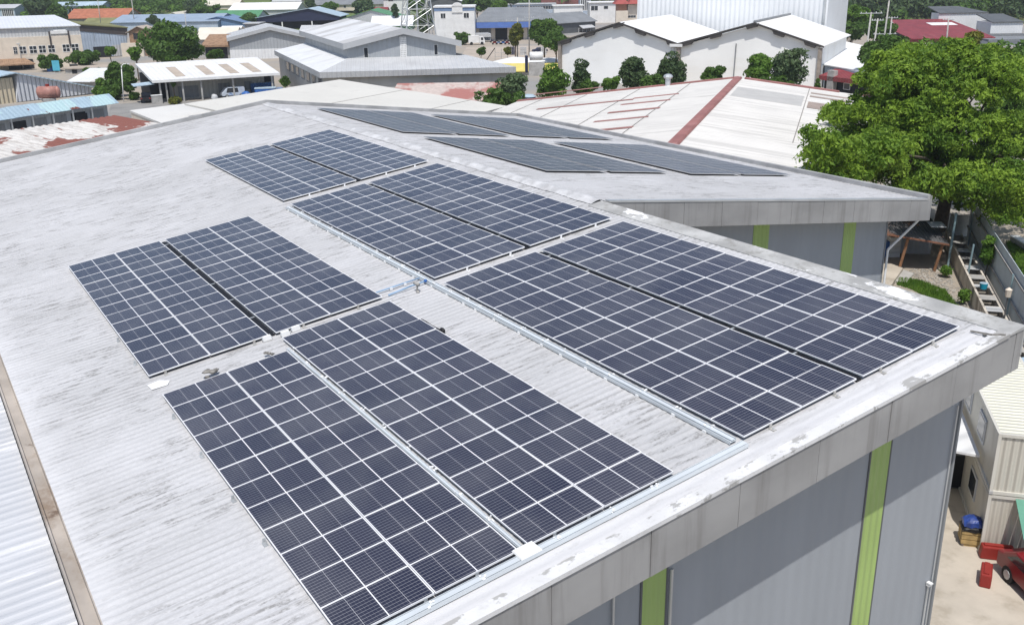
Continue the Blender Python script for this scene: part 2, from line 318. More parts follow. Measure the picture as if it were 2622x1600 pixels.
# walls
b = MB(); b.prism_yz([(-3.2, 0), (17.9, 0), (17.9, zf(17.9) - .52), (-3.2, zf(-3.2) - .52)], -42.8, 12.25)
b.prism_yz([(17.91, 0), (38.0, 0), (38.0, zb(38.0) - .52), (YR, ZR - .52), (17.91, zf(17.9) - .52)], -42.8, -5.2); b.build('wall', m_wallg, fac)
for ys in ((-.3, .45), (6.9, 7.62), (14.3, 15.1)):
    b = MB(); b.prism_yz([(ys[0], 0.02), (ys[1], 0.02), (ys[1], zf(ys[1]) - 1.1), (ys[0], zf(ys[0]) - 1.1)], 12.25, 12.275); s = b.build('wall_stripe', m_stripe, fac)
    b = MB()
    for q in ys: b.box(12.25, 12.282, q - .025, q + .025, 0.02, zf(q) - 1.12)
    b.build('trim', m_dgrey, s)
for ys in ((28.15, 29.2), (34.6, 35.52)):
    b = MB(); b.prism_yz([(ys[0], 0.02), (ys[1], 0.02), (ys[1], zb(ys[1]) - 1.05), (ys[0], zb(ys[0]) - 1.05)], -5.2, -5.18); s = b.build('wall_stripe', m_stripe, fac)
for q in ((-5.22, -5.15, 38.0, 38.06, 0, zb(38) - 1.0), (12.2, 12.31, 17.9, 17.98, 0, zf(17.9) - 1.1)): b = MB(); b.box(*q); b.build('corner_trim', m_mgrey, fac)
for y0_, y1_, z_, r_ in ((6.1, 6.1, 10.7, .03), (7.72, 7.72, 9.6, .04), (17.6, 17.6, 5.3, .03), (17.75, 17.75, 10.9, .02)): b = MB(); b.tube((12.31, y0_, 0), (12.31, y1_, z_), r_); b.build('conduit', m_steel, fac)
b = MB(); b.box(12.27, 12.38, 17.55, 17.65, 5.3, 5.38); b.box(12.27, 12.42, 17.54, 17.66, 5.38, 5.42); b.build('wall_lamp', m_white, fac)
b = MB(); b.tube((-4.2, 39.3, 9.6), (-5.1, 38.2, 7.9), .07); b.tube((-5.1, 38.2, 7.9), (-5.1, 38.2, 0), .06); b.build('downpipe', m_white, fac)

# ================================================================== solar panels
PW, PL = 1.7665, 0.2081                    # panel length and strip gap in units of the row pitch
def glass_mat(name='solar_cells', lc=(0.78, 0.78, 0.8), fade=1.0):
    m, nt, b, tc = new_mat(name); uv = nt.nodes.new('ShaderNodeSeparateXYZ'); nt.links.new(tc.outputs['UV'], uv.inputs[0])
    x, y = uv.outputs[0], uv.outputs[1]
    def line(v, pos, w): return _math(nt, 'LESS_THAN', _math(nt, 'ABSOLUTE', _math(nt, 'SUBTRACT', v, pos)), w)
    def comb(v, n, w): return _math(nt, 'LESS_THAN', _math(nt, 'ABSOLUTE', _math(nt, 'SUBTRACT', _math(nt, 'FRACT', _math(nt, 'MULTIPLY', v, n)), 0.5)), w)
    mid = line(y, 0.5, 0.0062)
    q = _math(nt, 'MULTIPLY', _math(nt, 'ADD', line(y, 0.25, 0.0022), line(y, 0.75, 0.0022)), 0.55)
    bus = _math(nt, 'MULTIPLY', comb(x, 11, 0.05), 0.33)
    fing = _math(nt, 'MULTIPLY', comb(y, 24, 0.06), 0.06)
    ex = _math(nt, 'GREATER_THAN', _math(nt, 'ABSOLUTE', _math(nt, 'SUBTRACT', x, 0.5)), 0.4945); ey = _math(nt, 'GREATER_THAN', _math(nt, 'ABSOLUTE', _math(nt, 'SUBTRACT', y, 0.5)), 0.494)
    k = _math(nt, 'MAXIMUM', _math(nt, 'MAXIMUM', mid, q), _math(nt, 'MAXIMUM', _math(nt, 'MAXIMUM', bus, fing), _math(nt, 'MULTIPLY', _math(nt, 'MAXIMUM', ex, ey), 0.9)))
    oi = nt.nodes.new('ShaderNodeObjectInfo')
    geo = nt.nodes.new('ShaderNodeNewGeometry')
    dust = _noise(nt, geo.outputs['Position'], 0.5, (1, 1, 1), 5, 0.6)
    spk = _step(nt, _noise(nt, geo.outputs['Position'], 14.0, (1, 1, 1), 2, 0.5), 0.76, 0.80)
    base = _mix(nt, oi.outputs['Random'], (0.011, 0.013, 0.034), (0.027, 0.028, 0.05))
    base = _mix(nt, _math(nt, 'MULTIPLY', _step(nt, dust, 0.35, 0.75), 0.14), base, (0.3, 0.3, 0.3))
    base = _mix(nt, _math(nt, 'MULTIPLY', spk, 0.4), base, (0.5, 0.5, 0.5))
    lc_ = lc; c = _mix(nt, k if fade == 1.0 else _math(nt, 'MAXIMUM', _math(nt, 'MULTIPLY', k, fade), mid), base, lc)
    nt.links.new(c, b.inputs['Base Color']); b.inputs['Roughness'].default_value = 0.4; b.inputs['Specular IOR Level'].default_value = 0.2; b.inputs['Coat Weight'].default_value = 0.75; b.inputs['Coat Roughness'].default_value = 0.2; b.inputs['Coat IOR'].default_value = 1.35
    return m
m_cells = glass_mat(); m_cells_grazing = glass_mat('grazing_look_cells', (0.78, 0.78, 0.79), 0.8); m_cells_grazing.node_tree.nodes['Principled BSDF'].inputs['Coat Roughness'].default_value = 0.38; m_alu_grazing = mat('grazing_look_frame', (0.5, 0.5, 0.505), 0.4, 0.04, metal=0.3, spec=0.5); m_alu = mat('aluminium_frame', (0.84, 0.84, 0.85), 0.4, 0.03, metal=0.0, spec=0.5)  # far-slope copies of the same panel: grazing-angle look painted in, duller frame, fainter lines
LX, LY, FW, TH = M - 0.007, PW * M - 0.016, 0.011, 0.04
def frame_boxes(b, x, y, tf=lambda p: p):
    for x0, x1, y0, y1 in ((0, LX, 0, FW), (0, LX, LY - FW, LY), (0, FW, FW, LY - FW), (LX - FW, LX, FW, LY - FW)):
        i = len(b.v); b.box(x + x0, x + x1, y + y0, y + y1, -TH, 0)
        for k in range(i, len(b.v)): b.v[k] = tf(b.v[k])
def sheet_mesh(name, origins, tf=lambda p: p):
    v = []; f = []; uv = []
    for ox, oy in origins:
        i = len(v); p = [(ox + FW, oy + FW), (ox + LX - FW, oy + FW), (ox + LX - FW, oy + LY - FW), (ox + FW, oy + LY - FW)]
        v += [tf((*q, -.004)) for q in p] + [tf((*q, -.03)) for q in p]
        f += [(i, i + 1, i + 2, i + 3), (i + 7, i + 6, i + 5, i + 4), (i, i + 4, i + 5, i + 1), (i + 1, i + 5, i + 6, i + 2), (i + 2, i + 6, i + 7, i + 3), (i + 3, i + 7, i + 4, i)]
        uv += [(0, 0), (1, 0), (1, 1), (0, 1)] + [(.3, .3)] * 20
    me = bpy.data.meshes.new(name); me.from_pydata(v, [], f); l = me.uv_layers.new(name='UVMap')
    for k, c in enumerate(uv): l.data[k].uv = c
    me.materials.append(m_cells); me.update(); return me
b = MB(); frame_boxes(b, 0, 0); me_f = bpy.data.meshes.new('solar_panel'); me_f.from_pydata(b.v, [], b.f); me_f.materials.append(m_alu)
me_s = sheet_mesh('cell_sheet', [(0, 0)])
me_f2 = me_f.copy(); me_f2.materials[0] = m_alu_grazing; me_s2 = me_s.copy(); me_s2.materials[0] = m_cells_grazing
ORD = 'zeroth first second third fourth fifth sixth seventh eighth ninth tenth eleventh twelfth thirteenth'.split()
def panel(loc, tilt, label, dark=False):
    f = bpy.data.objects.new('solar_panel', me_f2 if dark else me_f); C.objects.link(f)
    jx = rnd.gauss(0, .003); f.matrix_world = Matrix.Translation(Vector([float(c) for c in loc])) @ Matrix.Rotation(tilt, 4, 'X') @ Matrix.Rotation(rnd.gauss(0, .003), 4, 'Y') @ Matrix.Rotation(jx, 4, 'X')
    tag(f, label, 'solar panel', 'solar panels on the factory roof')
    s = bpy.data.objects.new('cell_sheet', me_s2 if dark else me_s); C.objects.link(s); s.parent = f
def ucol(i): return i * PW + (PL if i >= 2 else 0)
UA = 9.1732
for phrase, u0, v0, cols, n in (('nearest ridgeside array', UA, -0.9726, range(4), 13), ('middle ridgeside array', UA, -14.6303, range(4), 13), ('farthest ridgeside array', UA, -27.5418, range(4), 12),
                                ('farther gutterside array', 0, -14.5384, range(4), 13), ('nearer gutterside array', 0, -1.0, (2, 3), 13), ('nearer gutterside array', 0, 0.0, (0, 1), 12)):
    for c in cols:
        for r in range(n):
            panel(rp(u0 + ucol(c), v0 + r), TAU, f'blue solar panel, {ORD[r + 1]} row from far end, {ORD[c + 1]} column from gutter, {phrase}')
def far_pt(xw, yw): return (xw, yw, zb(yw) + .13)
far = (( -39.9, 20.65), (-38.9 - .3, 29.3), (-23.95, 20.75), (-23.6, 29.6))
def far_cells(k, n):
    X, Y = far[k]
    for c in range(4):
        for r in range(n): yield c, r, X + r * M, Y + (ucol(c)) * M * ct
for c, r, X, Y in far_cells(2, 12):
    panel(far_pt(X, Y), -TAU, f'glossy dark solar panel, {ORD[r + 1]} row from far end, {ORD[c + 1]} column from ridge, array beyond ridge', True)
b = MB(); vv = []; ff = []
mass = []
for k, n in ((0, 13), (1, 12), (3, 12)):
    for c, r, X, Y in far_cells(k, n): mass.append((X, Y))
def tf_at(X, Y):
    z = zb(Y) + .13
    return lambda p: (X + p[0], Y + p[1] * ct + p[2] * st, z - p[1] * st + p[2] * ct)
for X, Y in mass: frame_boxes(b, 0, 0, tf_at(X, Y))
root = b.build('solar_panels', m_alu_grazing)
tag(root, 'three more arrays of dark glossy panels on the roof slope beyond the ridge', 'solar panels', kind='stuff')
v = []; f = []; uvs = []
me_all = None
allv = []; allf = []; alluv = []
for X, Y in mass:
    t = sheet_mesh('tmp', [(0, 0)], tf_at(X, Y)); i = len(allv)
    allv += [tuple(q.co) for q in t.vertices]; allf += [tuple(k + i for k in q.vertices) for q in t.polygons]; alluv += [tuple(q.uv) for q in t.uv_layers[0].data]
    bpy.data.meshes.remove(t)
me_all = bpy.data.meshes.new('cell_sheets'); me_all.from_pydata(allv, [], allf); l = me_all.uv_layers.new(name='UVMap')
for k, c in enumerate(alluv): l.data[k].uv = c
me_all.materials.append(m_cells_grazing); me_all.update()
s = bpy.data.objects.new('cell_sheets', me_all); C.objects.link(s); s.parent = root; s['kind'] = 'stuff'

# ================================================================== trays, pipes, feet on the roof
m_tray = mat('tray_lid', (0.66, 0.7, 0.72), 0.4, 0.06, 1.0, metal=0.2, spec=0.5)
m_seal = mat('white_sealant', (0.78, 0.78, 0.78), 0.8, 0.05, stains=[((0.5, 0.49, 0.47), 6, (1, 1, 1), 0.5, 0.7, 0.5)])
def along(b, u0, v0, u1, v1, w, z0, z1):              # a bar lying on the front slope
    if abs(u1 - u0) < 1e-6: c = [(u0 - w / 2, v0), (u0 - w / 2, v1), (u0 + w / 2, v1), (u0 + w / 2, v0)]
    else: c = [(u0, v0 - w / 2), (u0, v0 + w / 2), (u1, v0 + w / 2), (u1, v0 - w / 2)]
    b.hexa([rp(*q, z0) for q in c], [rp(*q, z1) for q in c]); return b
RS = -.13                                             # roof surface below the panel plane
def tray(name, label, u0, v0, u1, v1, clamps, w=.17):
    b = MB(); along(b, u0, v0, u1, v1, w, RS + .06, RS + .075)
    e = w / 2
    if abs(u1 - u0) < 1e-6:
        along(b, u0 - e, v0, u0 - e, v1, .012, RS + .03, RS + .12); along(b, u0 + e, v0, u0 + e, v1, .012, RS + .03, RS + .12); along(b, u0 + e * .2, v0, u0 + e * .2, v1, w * .55, RS + .1, RS + .112)
    else:
        along(b, u0, v0 - e, u1, v0 - e, .012, RS + .03, RS + .12); along(b, u0, v0 + e, u1, v0 + e, .012, RS + .03, RS + .12); along(b, u0, v0 - e * .1, u1, v0 - e * .1, w * .7, RS + .1, RS + .112)
    t = b.build(name, m_tray); tag(t, label, 'cable tray')
    for q in clamps:
        b = MB(); u, v = (u0, q) if abs(u1 - u0) < 1e-6 else (q, v0)
        b.hexa([rp(u + du, v + dv, RS + .0) for du, dv in ((-.12, -.05), (-.12, .05), (.12, .05), (.12, -.05))], [rp(u + du * .9, v + dv * .9, RS + .06) for du, dv in ((-.12, -.05), (-.12, .05), (.12, .05), (.12, -.05))])
        for _ in range(4):
            du, dv = rnd.uniform(-.02, .14), rnd.uniform(-.1, .1); c = rp(u + du, v + dv, RS + .13); s_ = rnd.uniform(.015, .035)
            b.ball(c, s_, s_ * 1.2, s_ * .8, 6, 4, .25, rnd)
        b.build('clamp', m_seal, t)
    return t
tray('cable_tray', 'galvanised cable tray running the length of the roof beside the ridgeside arrays', 8.93, -14.4, 8.93, 11.95, [-13.9 + 1.04 * i + rnd.uniform(-.2, .2) for i in range(25)], .17)
tray('cable_tray', 'galvanised cable tray along the near roof edge in front of the panels', 0.0, 12.19, 9.05, 12.19, [.5, 1.5, 2.6, 4.2, 5.5, 6.6], .17)
tray('cable_tray', 'narrow cable tray in the gap between the panel strips of the nearest array', 3.6, -.2, 3.6, 11.9, [1.2 * i for i in range(10)], .08)
o = MB(); o.hexa([rp(u, v, RS + .12) for u, v in ((3.4, 11.93), (3.4, 12.28), (3.86, 12.28), (3.86, 11.93))], [rp(u, v, RS + .15) for u, v in ((3.42, 11.95), (3.42, 12.26), (3.84, 12.26), (3.84, 11.95))])
tag(o.build('junction_cover', m_white), 'white cover plate where two cable trays meet at the near roof edge', 'cover plate')
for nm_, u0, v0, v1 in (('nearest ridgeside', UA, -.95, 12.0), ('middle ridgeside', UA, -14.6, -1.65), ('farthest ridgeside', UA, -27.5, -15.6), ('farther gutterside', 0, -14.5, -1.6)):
    b = MB(); uc = u0 + 2 * PW + PL / 2; along(b, uc, v0, uc, v1, PL * .8, RS + .015, RS + .05); t = tag(b.build('gap_shade_strip', m_black), f'black painted shade strip in the gap between the panel strips of the {nm_} array', 'shade strip', 'black shade strips between panel strips')  # black strips added to stand in for panel shade in the gaps
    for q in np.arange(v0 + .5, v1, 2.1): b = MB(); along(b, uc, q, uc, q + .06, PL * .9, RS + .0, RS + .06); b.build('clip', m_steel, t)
m_pipe = mat('blue_conduit', (0.28, 0.4, 0.55), 0.45, 0.1, 1.5)
b = MB(); b.tube(rp(8.85, -2.06, RS + .1), rp(7.28, -2.06, RS + .1), .03); t = tag(b.build('conduit_pipe', m_pipe, smooth=True), 'pale blue conduit pipe crossing the bare roof strip, the farther of two', 'pipe')
b = MB()
for u in (8.3, 7.8): b.box(*[c for q in zip(rp(u, -2.06, RS + .06) - .045, rp(u, -2.06, RS + .06) + .05) for c in q])
b.build('clip', m_seal, t)
b = MB(); b.tube(rp(8.85, -1.6, RS + .12), rp(8.3, -1.6, RS + .12), .036); b.tube(rp(8.3, -1.6, RS + .12), rp(7.5, -1.62, RS + .06), .034); t = tag(b.build('conduit_pipe', m_pipe, smooth=True), 'blue conduit pipe with an elbow dropping beside the small post', 'pipe')
b = MB(); b.ball(rp(8.83, -1.6, RS + .13), .07, .07, .06, 8, 6); b.build('elbow', m_bluetarp, t, True)
b = MB(); p = rp(8.33, -1.25, RS); b.tube(p, p + [0, 0, .26], .035); b.tube(p + [-.14, -.02, .28], p + [.1, .02, .28], .06); t = tag(b.build('vent_post', m_conc, smooth=True), 'short stained post with a round cap on the bare roof strip', 'post')
b = MB(); b.ball(p + [-.06, .03, .03], .08, .06, .04, 8, 4); b.ball(p + [.08, -.02, .03], .09, .06, .04, 8, 4); b.build('base', m_conc, t, True)
for (u, v), l in (((4.32, -1.45), 'upper'), ((3.95, -1.33), 'middle'), ((3.42, -1.45), 'lower')):
    b = MB(); b.hexa([rp(u + a, v + c, RS + .02) for a, c in ((-.13, -.07), (-.13, .07), (.13, .07), (.13, -.07))], [rp(u + a, v + c, RS + .16) for a, c in ((-.12, -.05), (-.12, .05), (.12, .05), (.12, -.05))])
    t = tag(b.build('junction_box', m_white), f'white junction box between the two gutterside arrays, {l} of three', 'junction box', 'junction boxes between the arrays')
    b = MB(); b.tube(rp(u - .15, v, RS + .07), rp(u + .16, v, RS + .07), .03); b.build('gland', m_steel, t)
def foot(u, v, label, rz=0, m=m_conc):
    b = MB(); p = rp(u, v, RS)
    b.box(p[0] - .07, p[0] + .09, p[1] - .05, p[1] + .05, p[2] - .02, p[2] + .022); b.box(p[0] - .06, p[0] - .04, p[1] - .035, p[1] + .035, p[2] + .02, p[2] + .12)
    t = tag(b.build('mounting_foot', m), label, 'bracket', 'mounting feet at the array edges')
    b = MB(); b.tube(p + [.03, 0, .02], p + [.03, 0, .05], .024, n=6); b.build('bolt', m_steel, t)
for k, u in enumerate((.55, 1.55, 2.6, 4.3, 5.1, 6.85)): foot(u, 12.06, f'small metal foot under the nearest array front edge, {ORD[k + 1]} from the gutter side', m=m_steel)
for k, u in enumerate((.75, 2.75, 4.3, 6.2)): foot(UA + u, 12.1, f'small stained foot under the nearest ridgeside array front edge, {ORD[k + 1]} from the tray')
for k, u in enumerate((.45, 3.05, 4.6, 6.4)): foot(u, -1.48, f'small stained foot under the farther gutterside array front edge, {ORD[k + 1]} from the gutter')
for k, v in enumerate((1.4, 3.9, 6.3, 8.3)): foot(-.08, v, f'small metal foot at the nearest array gutter side, {ORD[k + 1]} from its far corner', m=m_steel)
for k, v in enumerate((-5.2, -2.9)): foot(-.08, v, f'small metal foot at the farther array gutter side, {ORD[k + 1]} from the far end', m=m_steel)
for a, u0, v1 in (('middle', UA, -1.55), ('farthest', UA, -15.46)):
    for k, u in enumerate((1.2, 2.9, 5.0, 6.5)): foot(u0 + u, v1, f'small white foot under the {a} ridgeside array front edge, {ORD[k + 1]} from the tray', m=m_seal)
def scrap(name, pts, r, label, cat, m):
    b = MB()
    for u, v, s_ in pts: b.ball(rp(u, v, RS + .03 + s_ * .2), s_ * r, s_ * r * 1.3, .03 + .2 * s_ * r, 8, 5, .3, rnd)
    tag(b.build(name, m, smooth=True), label, cat)
m_rag = mat('grey_scrap', (0.2, 0.19, 0.175), 0.9, 0.35, 8)
scrap('debris', [(1.34, -.28, .9), (1.46, -.18, .8), (1.55, -.32, .6), (1.25, -.1, .5)], .13, 'crumpled grey scrap lying on the roof beside the nearest array corner', 'debris', m_rag)
scrap('debris', [(3.02, -.34, .5), (3.08, -.25, .45), (3.14, -.17, .4)], .11, 'small dark scrap on the roof near the junction boxes', 'debris', m_rag)
b = MB(); b.path([rp(7.3, 1.0 + .16 * i, RS + .07) + [0, .012 * math.sin(i * 1.3), 0] for i in range(8)], .045); b.ball(rp(7.34, 2.2, RS + .1), .13, .08, .09, 8, 6)
tag(b.build('cable_hose', m_black, smooth=True), 'black hose end sticking out beside the nearest array ridge side', 'hose')
b = MB(); b.path([rp(16.5, 12.27, RS + .05), rp(16.6, 12.75, RS + .07), rp(16.72, 12.84, RS + .06), rp(16.8, 12.98, RS + .07)], .025); b.ball(rp(16.52, 12.63, RS + .06), .05, .05, .04, 6, 4)
tag(b.build('bracket_scrap', m_rag), 'bent dark metal scrap lying near the roof corner', 'debris')
b = MB(); b.slab([rp(u, v, RS + .03) for u, v in ((-.15, -1.15), (-.12, -.75), (.3, -.72), (.42, -.95), (.2, -1.2))], .012); tag(b.build('sealant_patch', m_seal), 'white sealant patch under the farther gutterside array corner', 'patch')

# lean-to below the gutter
b = MB(); m_lean = mat('bright_ribbed_roof', (0.52, 0.53, 0.55), 0.5, 0.06, 0.5, (1, 0.5, 1), metal=0.1, spec=0.5, stains=[((0.7, 0.7, 0.71), 0.7, (2.5, 0.3, 1), 0.52, 0.62, 0.8), ((0.5, 0.5, 0.5), 1.2, (2, 0.3, 1), 0.6, 0.75, 0.5)])
lt = empty('side_shed', 'lower shed with bright white ribbed roof below the factory gutter', 'shed', (-10, -10, 0))
xs = np.arange(-43, 14.0, 0.055); ys = np.array([-3.68, -8.0, -16.0]); V = np.zeros((3, len(xs), 3)); V[..., 0] = xs[None]; V[..., 1] = ys[:, None]
prof = np.clip(np.sin(2 * np.pi * xs / 0.33) * 2.2, -1, 1); V[..., 2] = (10.32 + (ys + 3.68) * 0.06)[:, None] + 0.014 * prof[None]
V -= np.array([-10, -10, 0]); n = len(xs); i = (np.arange(2)[:, None] * n + np.arange(n - 1)[None]).ravel()
np_mesh('roof', V.reshape(-1, 3), np.stack([i, i + n, i + n + 1, i + 1], 1), m_lean, lt)
b = MB(); b.prism_yz([(6.1, 0), (6.1, 10.1), (-5.9, 9.4), (-5.9, 0)], -33, 23.8); b.build('wall', m_wallg, lt)

# ================================================================== buildings round about
class Bld:
    """a building standing on a facade line A -> B (left to right as seen); local x along it, y away from the viewer, z up"""
    def __init__(s, name, label, cat, A, B, base=0.0, group=None):
        A = np.array(A, float); B = np.array(B, float); d = (B - A)[:2]; s.L = float(np.linalg.norm(d)); s.ex = d / s.L; s.ey = np.array([-s.ex[1], s.ex[0]])
        if s.ey @ FH < 0: s.ey = -s.ey; 
        s.A = np.array([A[0], A[1], base]); s.base = base; s.k = 0.0    # k: how far the plan leans sideways per metre of depth
        s.root = empty(name, label, cat, s.A, math.atan2(s.ex[1], s.ex[0]), group)
    def W(s, x, y, z): return s.A + np.array([*(s.ex * (x + s.k * y) + s.ey * y), z])
    def loc(s, p): q = np.array(p) - s.A; y = q[:2] @ s.ey; return np.array([q[:2] @ s.ex - s.k * y, y, q[2]])
    def px(s, px, py, y=0.0):              # picture point on the plane local y
        d = ray(px, py); o = CAM - s.A; t = (y - o[:2] @ s.ey) / (d[:2] @ s.ey); return s.loc(CAM + d * t)
    def pz(s, px, py, z): return s.loc(hz(px, py, z + s.base))
    def part(s, name, mb, m, parent=None, label=None, smooth=False):
        if s.k: mb.v = [(x + s.k * y, y, z) for x, y, z in mb.v]
        o = mb.build(name, m, parent or s.root, smooth)
        if label: o['label'] = label
        return o
    def box(s, name, m, x0, x1, y0, y1, z0, z1, parent=None): b = MB(); b.box(x0, x1, y0, y1, z0, z1); return s.part(name, b, m, parent)
    def front(s, name, m, pts, y0=0.0, y1=6.0): # outline given by picture points on the facade plane
        xz = [(q[0], q[2]) for q in (s.px(*p, y0) for p in pts)]; b = MB(); b.prism(xz, y0, y1); return s.part(name, b, m)
    def sheet(s, name, m, pts, t=0.15, parent=None, label=None): b = MB(); b.slab(pts, t); return s.part(name, b, m, parent, label)
    def window(s, x0, x1, z0, z1, y=0.0, nx=2, nz=1, name='window', pane=None, frame=None, fw=None):
        fw = fw or max(.05, min(x1 - x0, z1 - z0) * .07); b = MB()
        for i in range(nx + 1): x = x0 + (x1 - x0) * i / nx; b.box(x - fw / 2, x + fw / 2, y - .08, y + .05, z0 - fw / 2, z1 + fw / 2)
        for j in range(nz + 1):
            z = z0 + (z1 - z0) * j / nz
            for i in range(nx): xa = x0 + (x1 - x0) * i / nx + fw / 2; xb = x0 + (x1 - x0) * (i + 1) / nx - fw / 2; b.box(xa, xb, y - .07, y + .05, z - fw / 2, z + fw / 2)
        w = s.part(name, b, frame or m_white); s.box('pane', pane or m_glass, x0, x1, y - .03, y + .04, z0, z1, w)
    def pwindow(s, xa, ya, xb, yb, y=0.0, **k):
        p = s.px(xa, ya, y); q = s.px(xb, yb, y); s.window(min(p[0], q[0]), max(p[0], q[0]), min(p[2], q[2]), max(p[2], q[2]), y, **k)
    def pbox(s, name, m, xa, ya, xb, yb, y0, y1): # block filling a picture rectangle on plane y0
        p = s.px(xa, ya, y0); q = s.px(xb, yb, y0); return s.box(name, m, min(p[0], q[0]), max(p[0], q[0]), y0, y1, min(p[2], q[2]), max(p[2], q[2]))
    def gable_y(s, h, hr, D, wm, rm, ov=.6, x0=0.0, x1=None, xr=None, fas=None, y0=0.0, t=.18):   # ridge runs away from the viewer
        x1 = s.L if x1 is None else x1; xr = (x0 + x1) / 2 if xr is None else xr
        b = MB(); b.prism([(x0, 0), (x1, 0), (x1, h), (xr, hr), (x0, h)], y0, y0 + D); w = s.part('wall', b, wm)
        k0 = (hr - h) / (xr - x0); k1 = (hr - h) / (x1 - xr)
        b = MB(); b.slab([(x0 - ov, y0 - ov, h - ov * k0 + t), (xr, y0 - ov, hr + t), (xr, y0 + D + ov, hr + t), (x0 - ov, y0 + D + ov, h - ov * k0 + t)], t * .9)
        b.slab([(xr, y0 - ov, hr + t), (x1 + ov, y0 - ov, h - ov * k1 + t), (x1 + ov, y0 + D + ov, h - ov * k1 + t), (xr, y0 + D + ov, hr + t)], t * .9); r = s.part('roof', b, rm)
        if fas:
            fm, fh = fas; b = MB()
            for a, c in (((x0 - ov, h - ov * k0 + t), (xr, hr + t)), ((xr, hr + t), (x1 + ov, h - ov * k1 + t))):
                b.prism([a, c, (c[0], c[1] - fh), (a[0], a[1] - fh)], y0 - ov - .06, y0 - ov - .004)
            s.part('fascia', b, fm)
        return w
    def gable_x(s, h, hr, D, wm, rm, ov=.6, x0=0.0, x1=None, yr=None, t=.18, y0=0.0, fas=None):   # ridge runs along the facade
        x1 = s.L if x1 is None else x1; yr = D / 2 if yr is None else yr
        b = MB(); b.prism_yz([(y0, 0), (y0 + D, 0), (y0 + D, h), (y0 + yr, hr), (y0, h)], x0, x1); w = s.part('wall', b, wm)
        k0 = (hr - h) / yr; k1 = (hr - h) / max(.01, D - yr)
        b = MB(); b.slab([(x0 - ov, y0 - ov, h - ov * k0 + t), (x1 + ov, y0 - ov, h - ov * k0 + t), (x1 + ov, y0 + yr, hr + t), (x0 - ov, y0 + yr, hr + t)], t * .9)
        b.slab([(x0 - ov, y0 + yr, hr + t), (x1 + ov, y0 + yr, hr + t), (x1 + ov, y0 + D + ov, h - ov * k1 + t), (x0 - ov, y0 + D + ov, h - ov * k1 + t)], t * .9); s.part('roof', b, rm)
        if fas: fm, fh = fas; s.box('fascia', fm, x0 - ov, x1 + ov, y0 - ov - .06, y0 - ov - .004, h - ov * k0 + t - fh, h - ov * k0 + t)
        return w
def site(name, label, cat, pL, pR, z, base=0.0, group=None):   # facade from two eave points at height z
    return Bld(name, label, cat, hz(*pL, z + base), hz(*pR, z + base), base, group)
def far_site(name, label, cat, xL, xR, yb, turn=0.0, group=None):  # facade from the picture foot line
    A = gnd(xL, yb); Dm = dist(A); B = at(xR, yb, Dm + turn); return Bld(name, label, cat, A, B, float(A[2]) - .3, group)

# ---- grey factory with a raised middle roof
b_ = site('grey_factory', 'wide grey ribbed factory with raised gabled middle roof and glass block strip', 'building', (819, 186), (1320, 172), 6.5)
W = b_.L; E = b_.pz(703, 130, 6.5); Dp = E[1]; b_.k = E[0] / E[1]; u0 = b_.pz(879, 113, 10.5); u1 = b_.pz(1189, 107, 10.5)
c0 = b_.px(884, 156, u0[1] + .8); x0, x1, y0 = u0[0], u1[0], u0[1]; Du = b_.pz(781, 79, 10.5)[1]
hr = b_.px(1032, 73, y0)[2]; xr = b_.px(1032, 73, y0)[0]; zi = 8.0
b = MB(); b.box(.8, W - .8, .8, Dp, 0, 6.0); b_.part('wall', b, mat('cream_grey_plaster', (0.46, 0.45, 0.42), 0.8, 0.1, 0.3, stains=[((0.22, 0.2, 0.18), .4, (1, 1, .3), .55, .75, .6)]))
b = MB(); b.slab([(0, 0, 6.5), (W, 0, 6.5), (x1 + 1.0, y0 + 1, zi), (x0 + 1, y0 + 1, zi)], .15); b_.part('roof', b, m_gpale, None, 'pale ribbed front lean-to roof')
b = MB(); b.slab([(0, 0, 6.5), (x0 + 1, y0 + 1, zi), (x0 + 1, Dp, zi), (0, Dp, 6.5)], .15); b.slab([(W, 0, 6.5), (W, Dp, 6.5), (x1 + 1, Dp, zi), (x1 + 1, y0 + 1, zi)], .15); b_.part('roof', b, mat('bright_side_roof', (0.7, 0.71, 0.72), .5, .06, .3, rib=(1, .9, .05), stains=[((0.5, 0.5, 0.5), .3, (.3, 1, 1), .5, .7, .6)]), None, 'bright white side lean-to roof')
b = MB(); b.box(-.02, W + .02, -.08, -.003, 5.55, 6.52); b.box(-.08, -.003, 0, Dp, 5.55, 6.52); b.box(W + .003, W + .08, 0, Dp, 5.55, 6.52); b_.part('fascia', b, mat('ribbed_fascia', (0.4, 0.41, 0.42), .5, .05, rib=(0, .8, .05)))
zE = 10.5
b = MB(); b.prism([(x0 + .8, zi - 1), (x1 - .8, zi - 1), (x1 - .8, zE - .3), (xr, hr - .3), (x0 + .8, zE - .3)], y0 + .8, Du - 2); b_.part('upper_wall', b, m_ggrey)
b = MB(); b.slab([(x0, y0, zE), (xr, y0, hr), (xr, Du, hr), (x0, Du, zE)], .15); b.slab([(xr, y0, hr), (x1, y0, zE), (x1, Du, zE), (xr, Du, hr)], .15)
b_.part('upper_roof', b, mat('two_tone_roof', (0.66, 0.665, 0.67), .5, .05, .3, rib=(1, .9, .05), stains=[((0.45, 0.44, 0.43), .08, (.4, 1.5, 1), .5, .56, .8)]))
b = MB()
for a, c in (((x0, zE), (xr, hr)), ((xr, hr), (x1, zE))): b.prism([(a[0], a[1] + .03), (c[0], c[1] + .03), (c[0], c[1] - 1.0), (a[0], a[1] - 1.0)], y0 - .08, y0 - .004)
b.box(x0 - .08, x0 - .003, y0, Du, zE - 1.0, zE + .03); b_.part('upper_fascia', b, m_gfas)
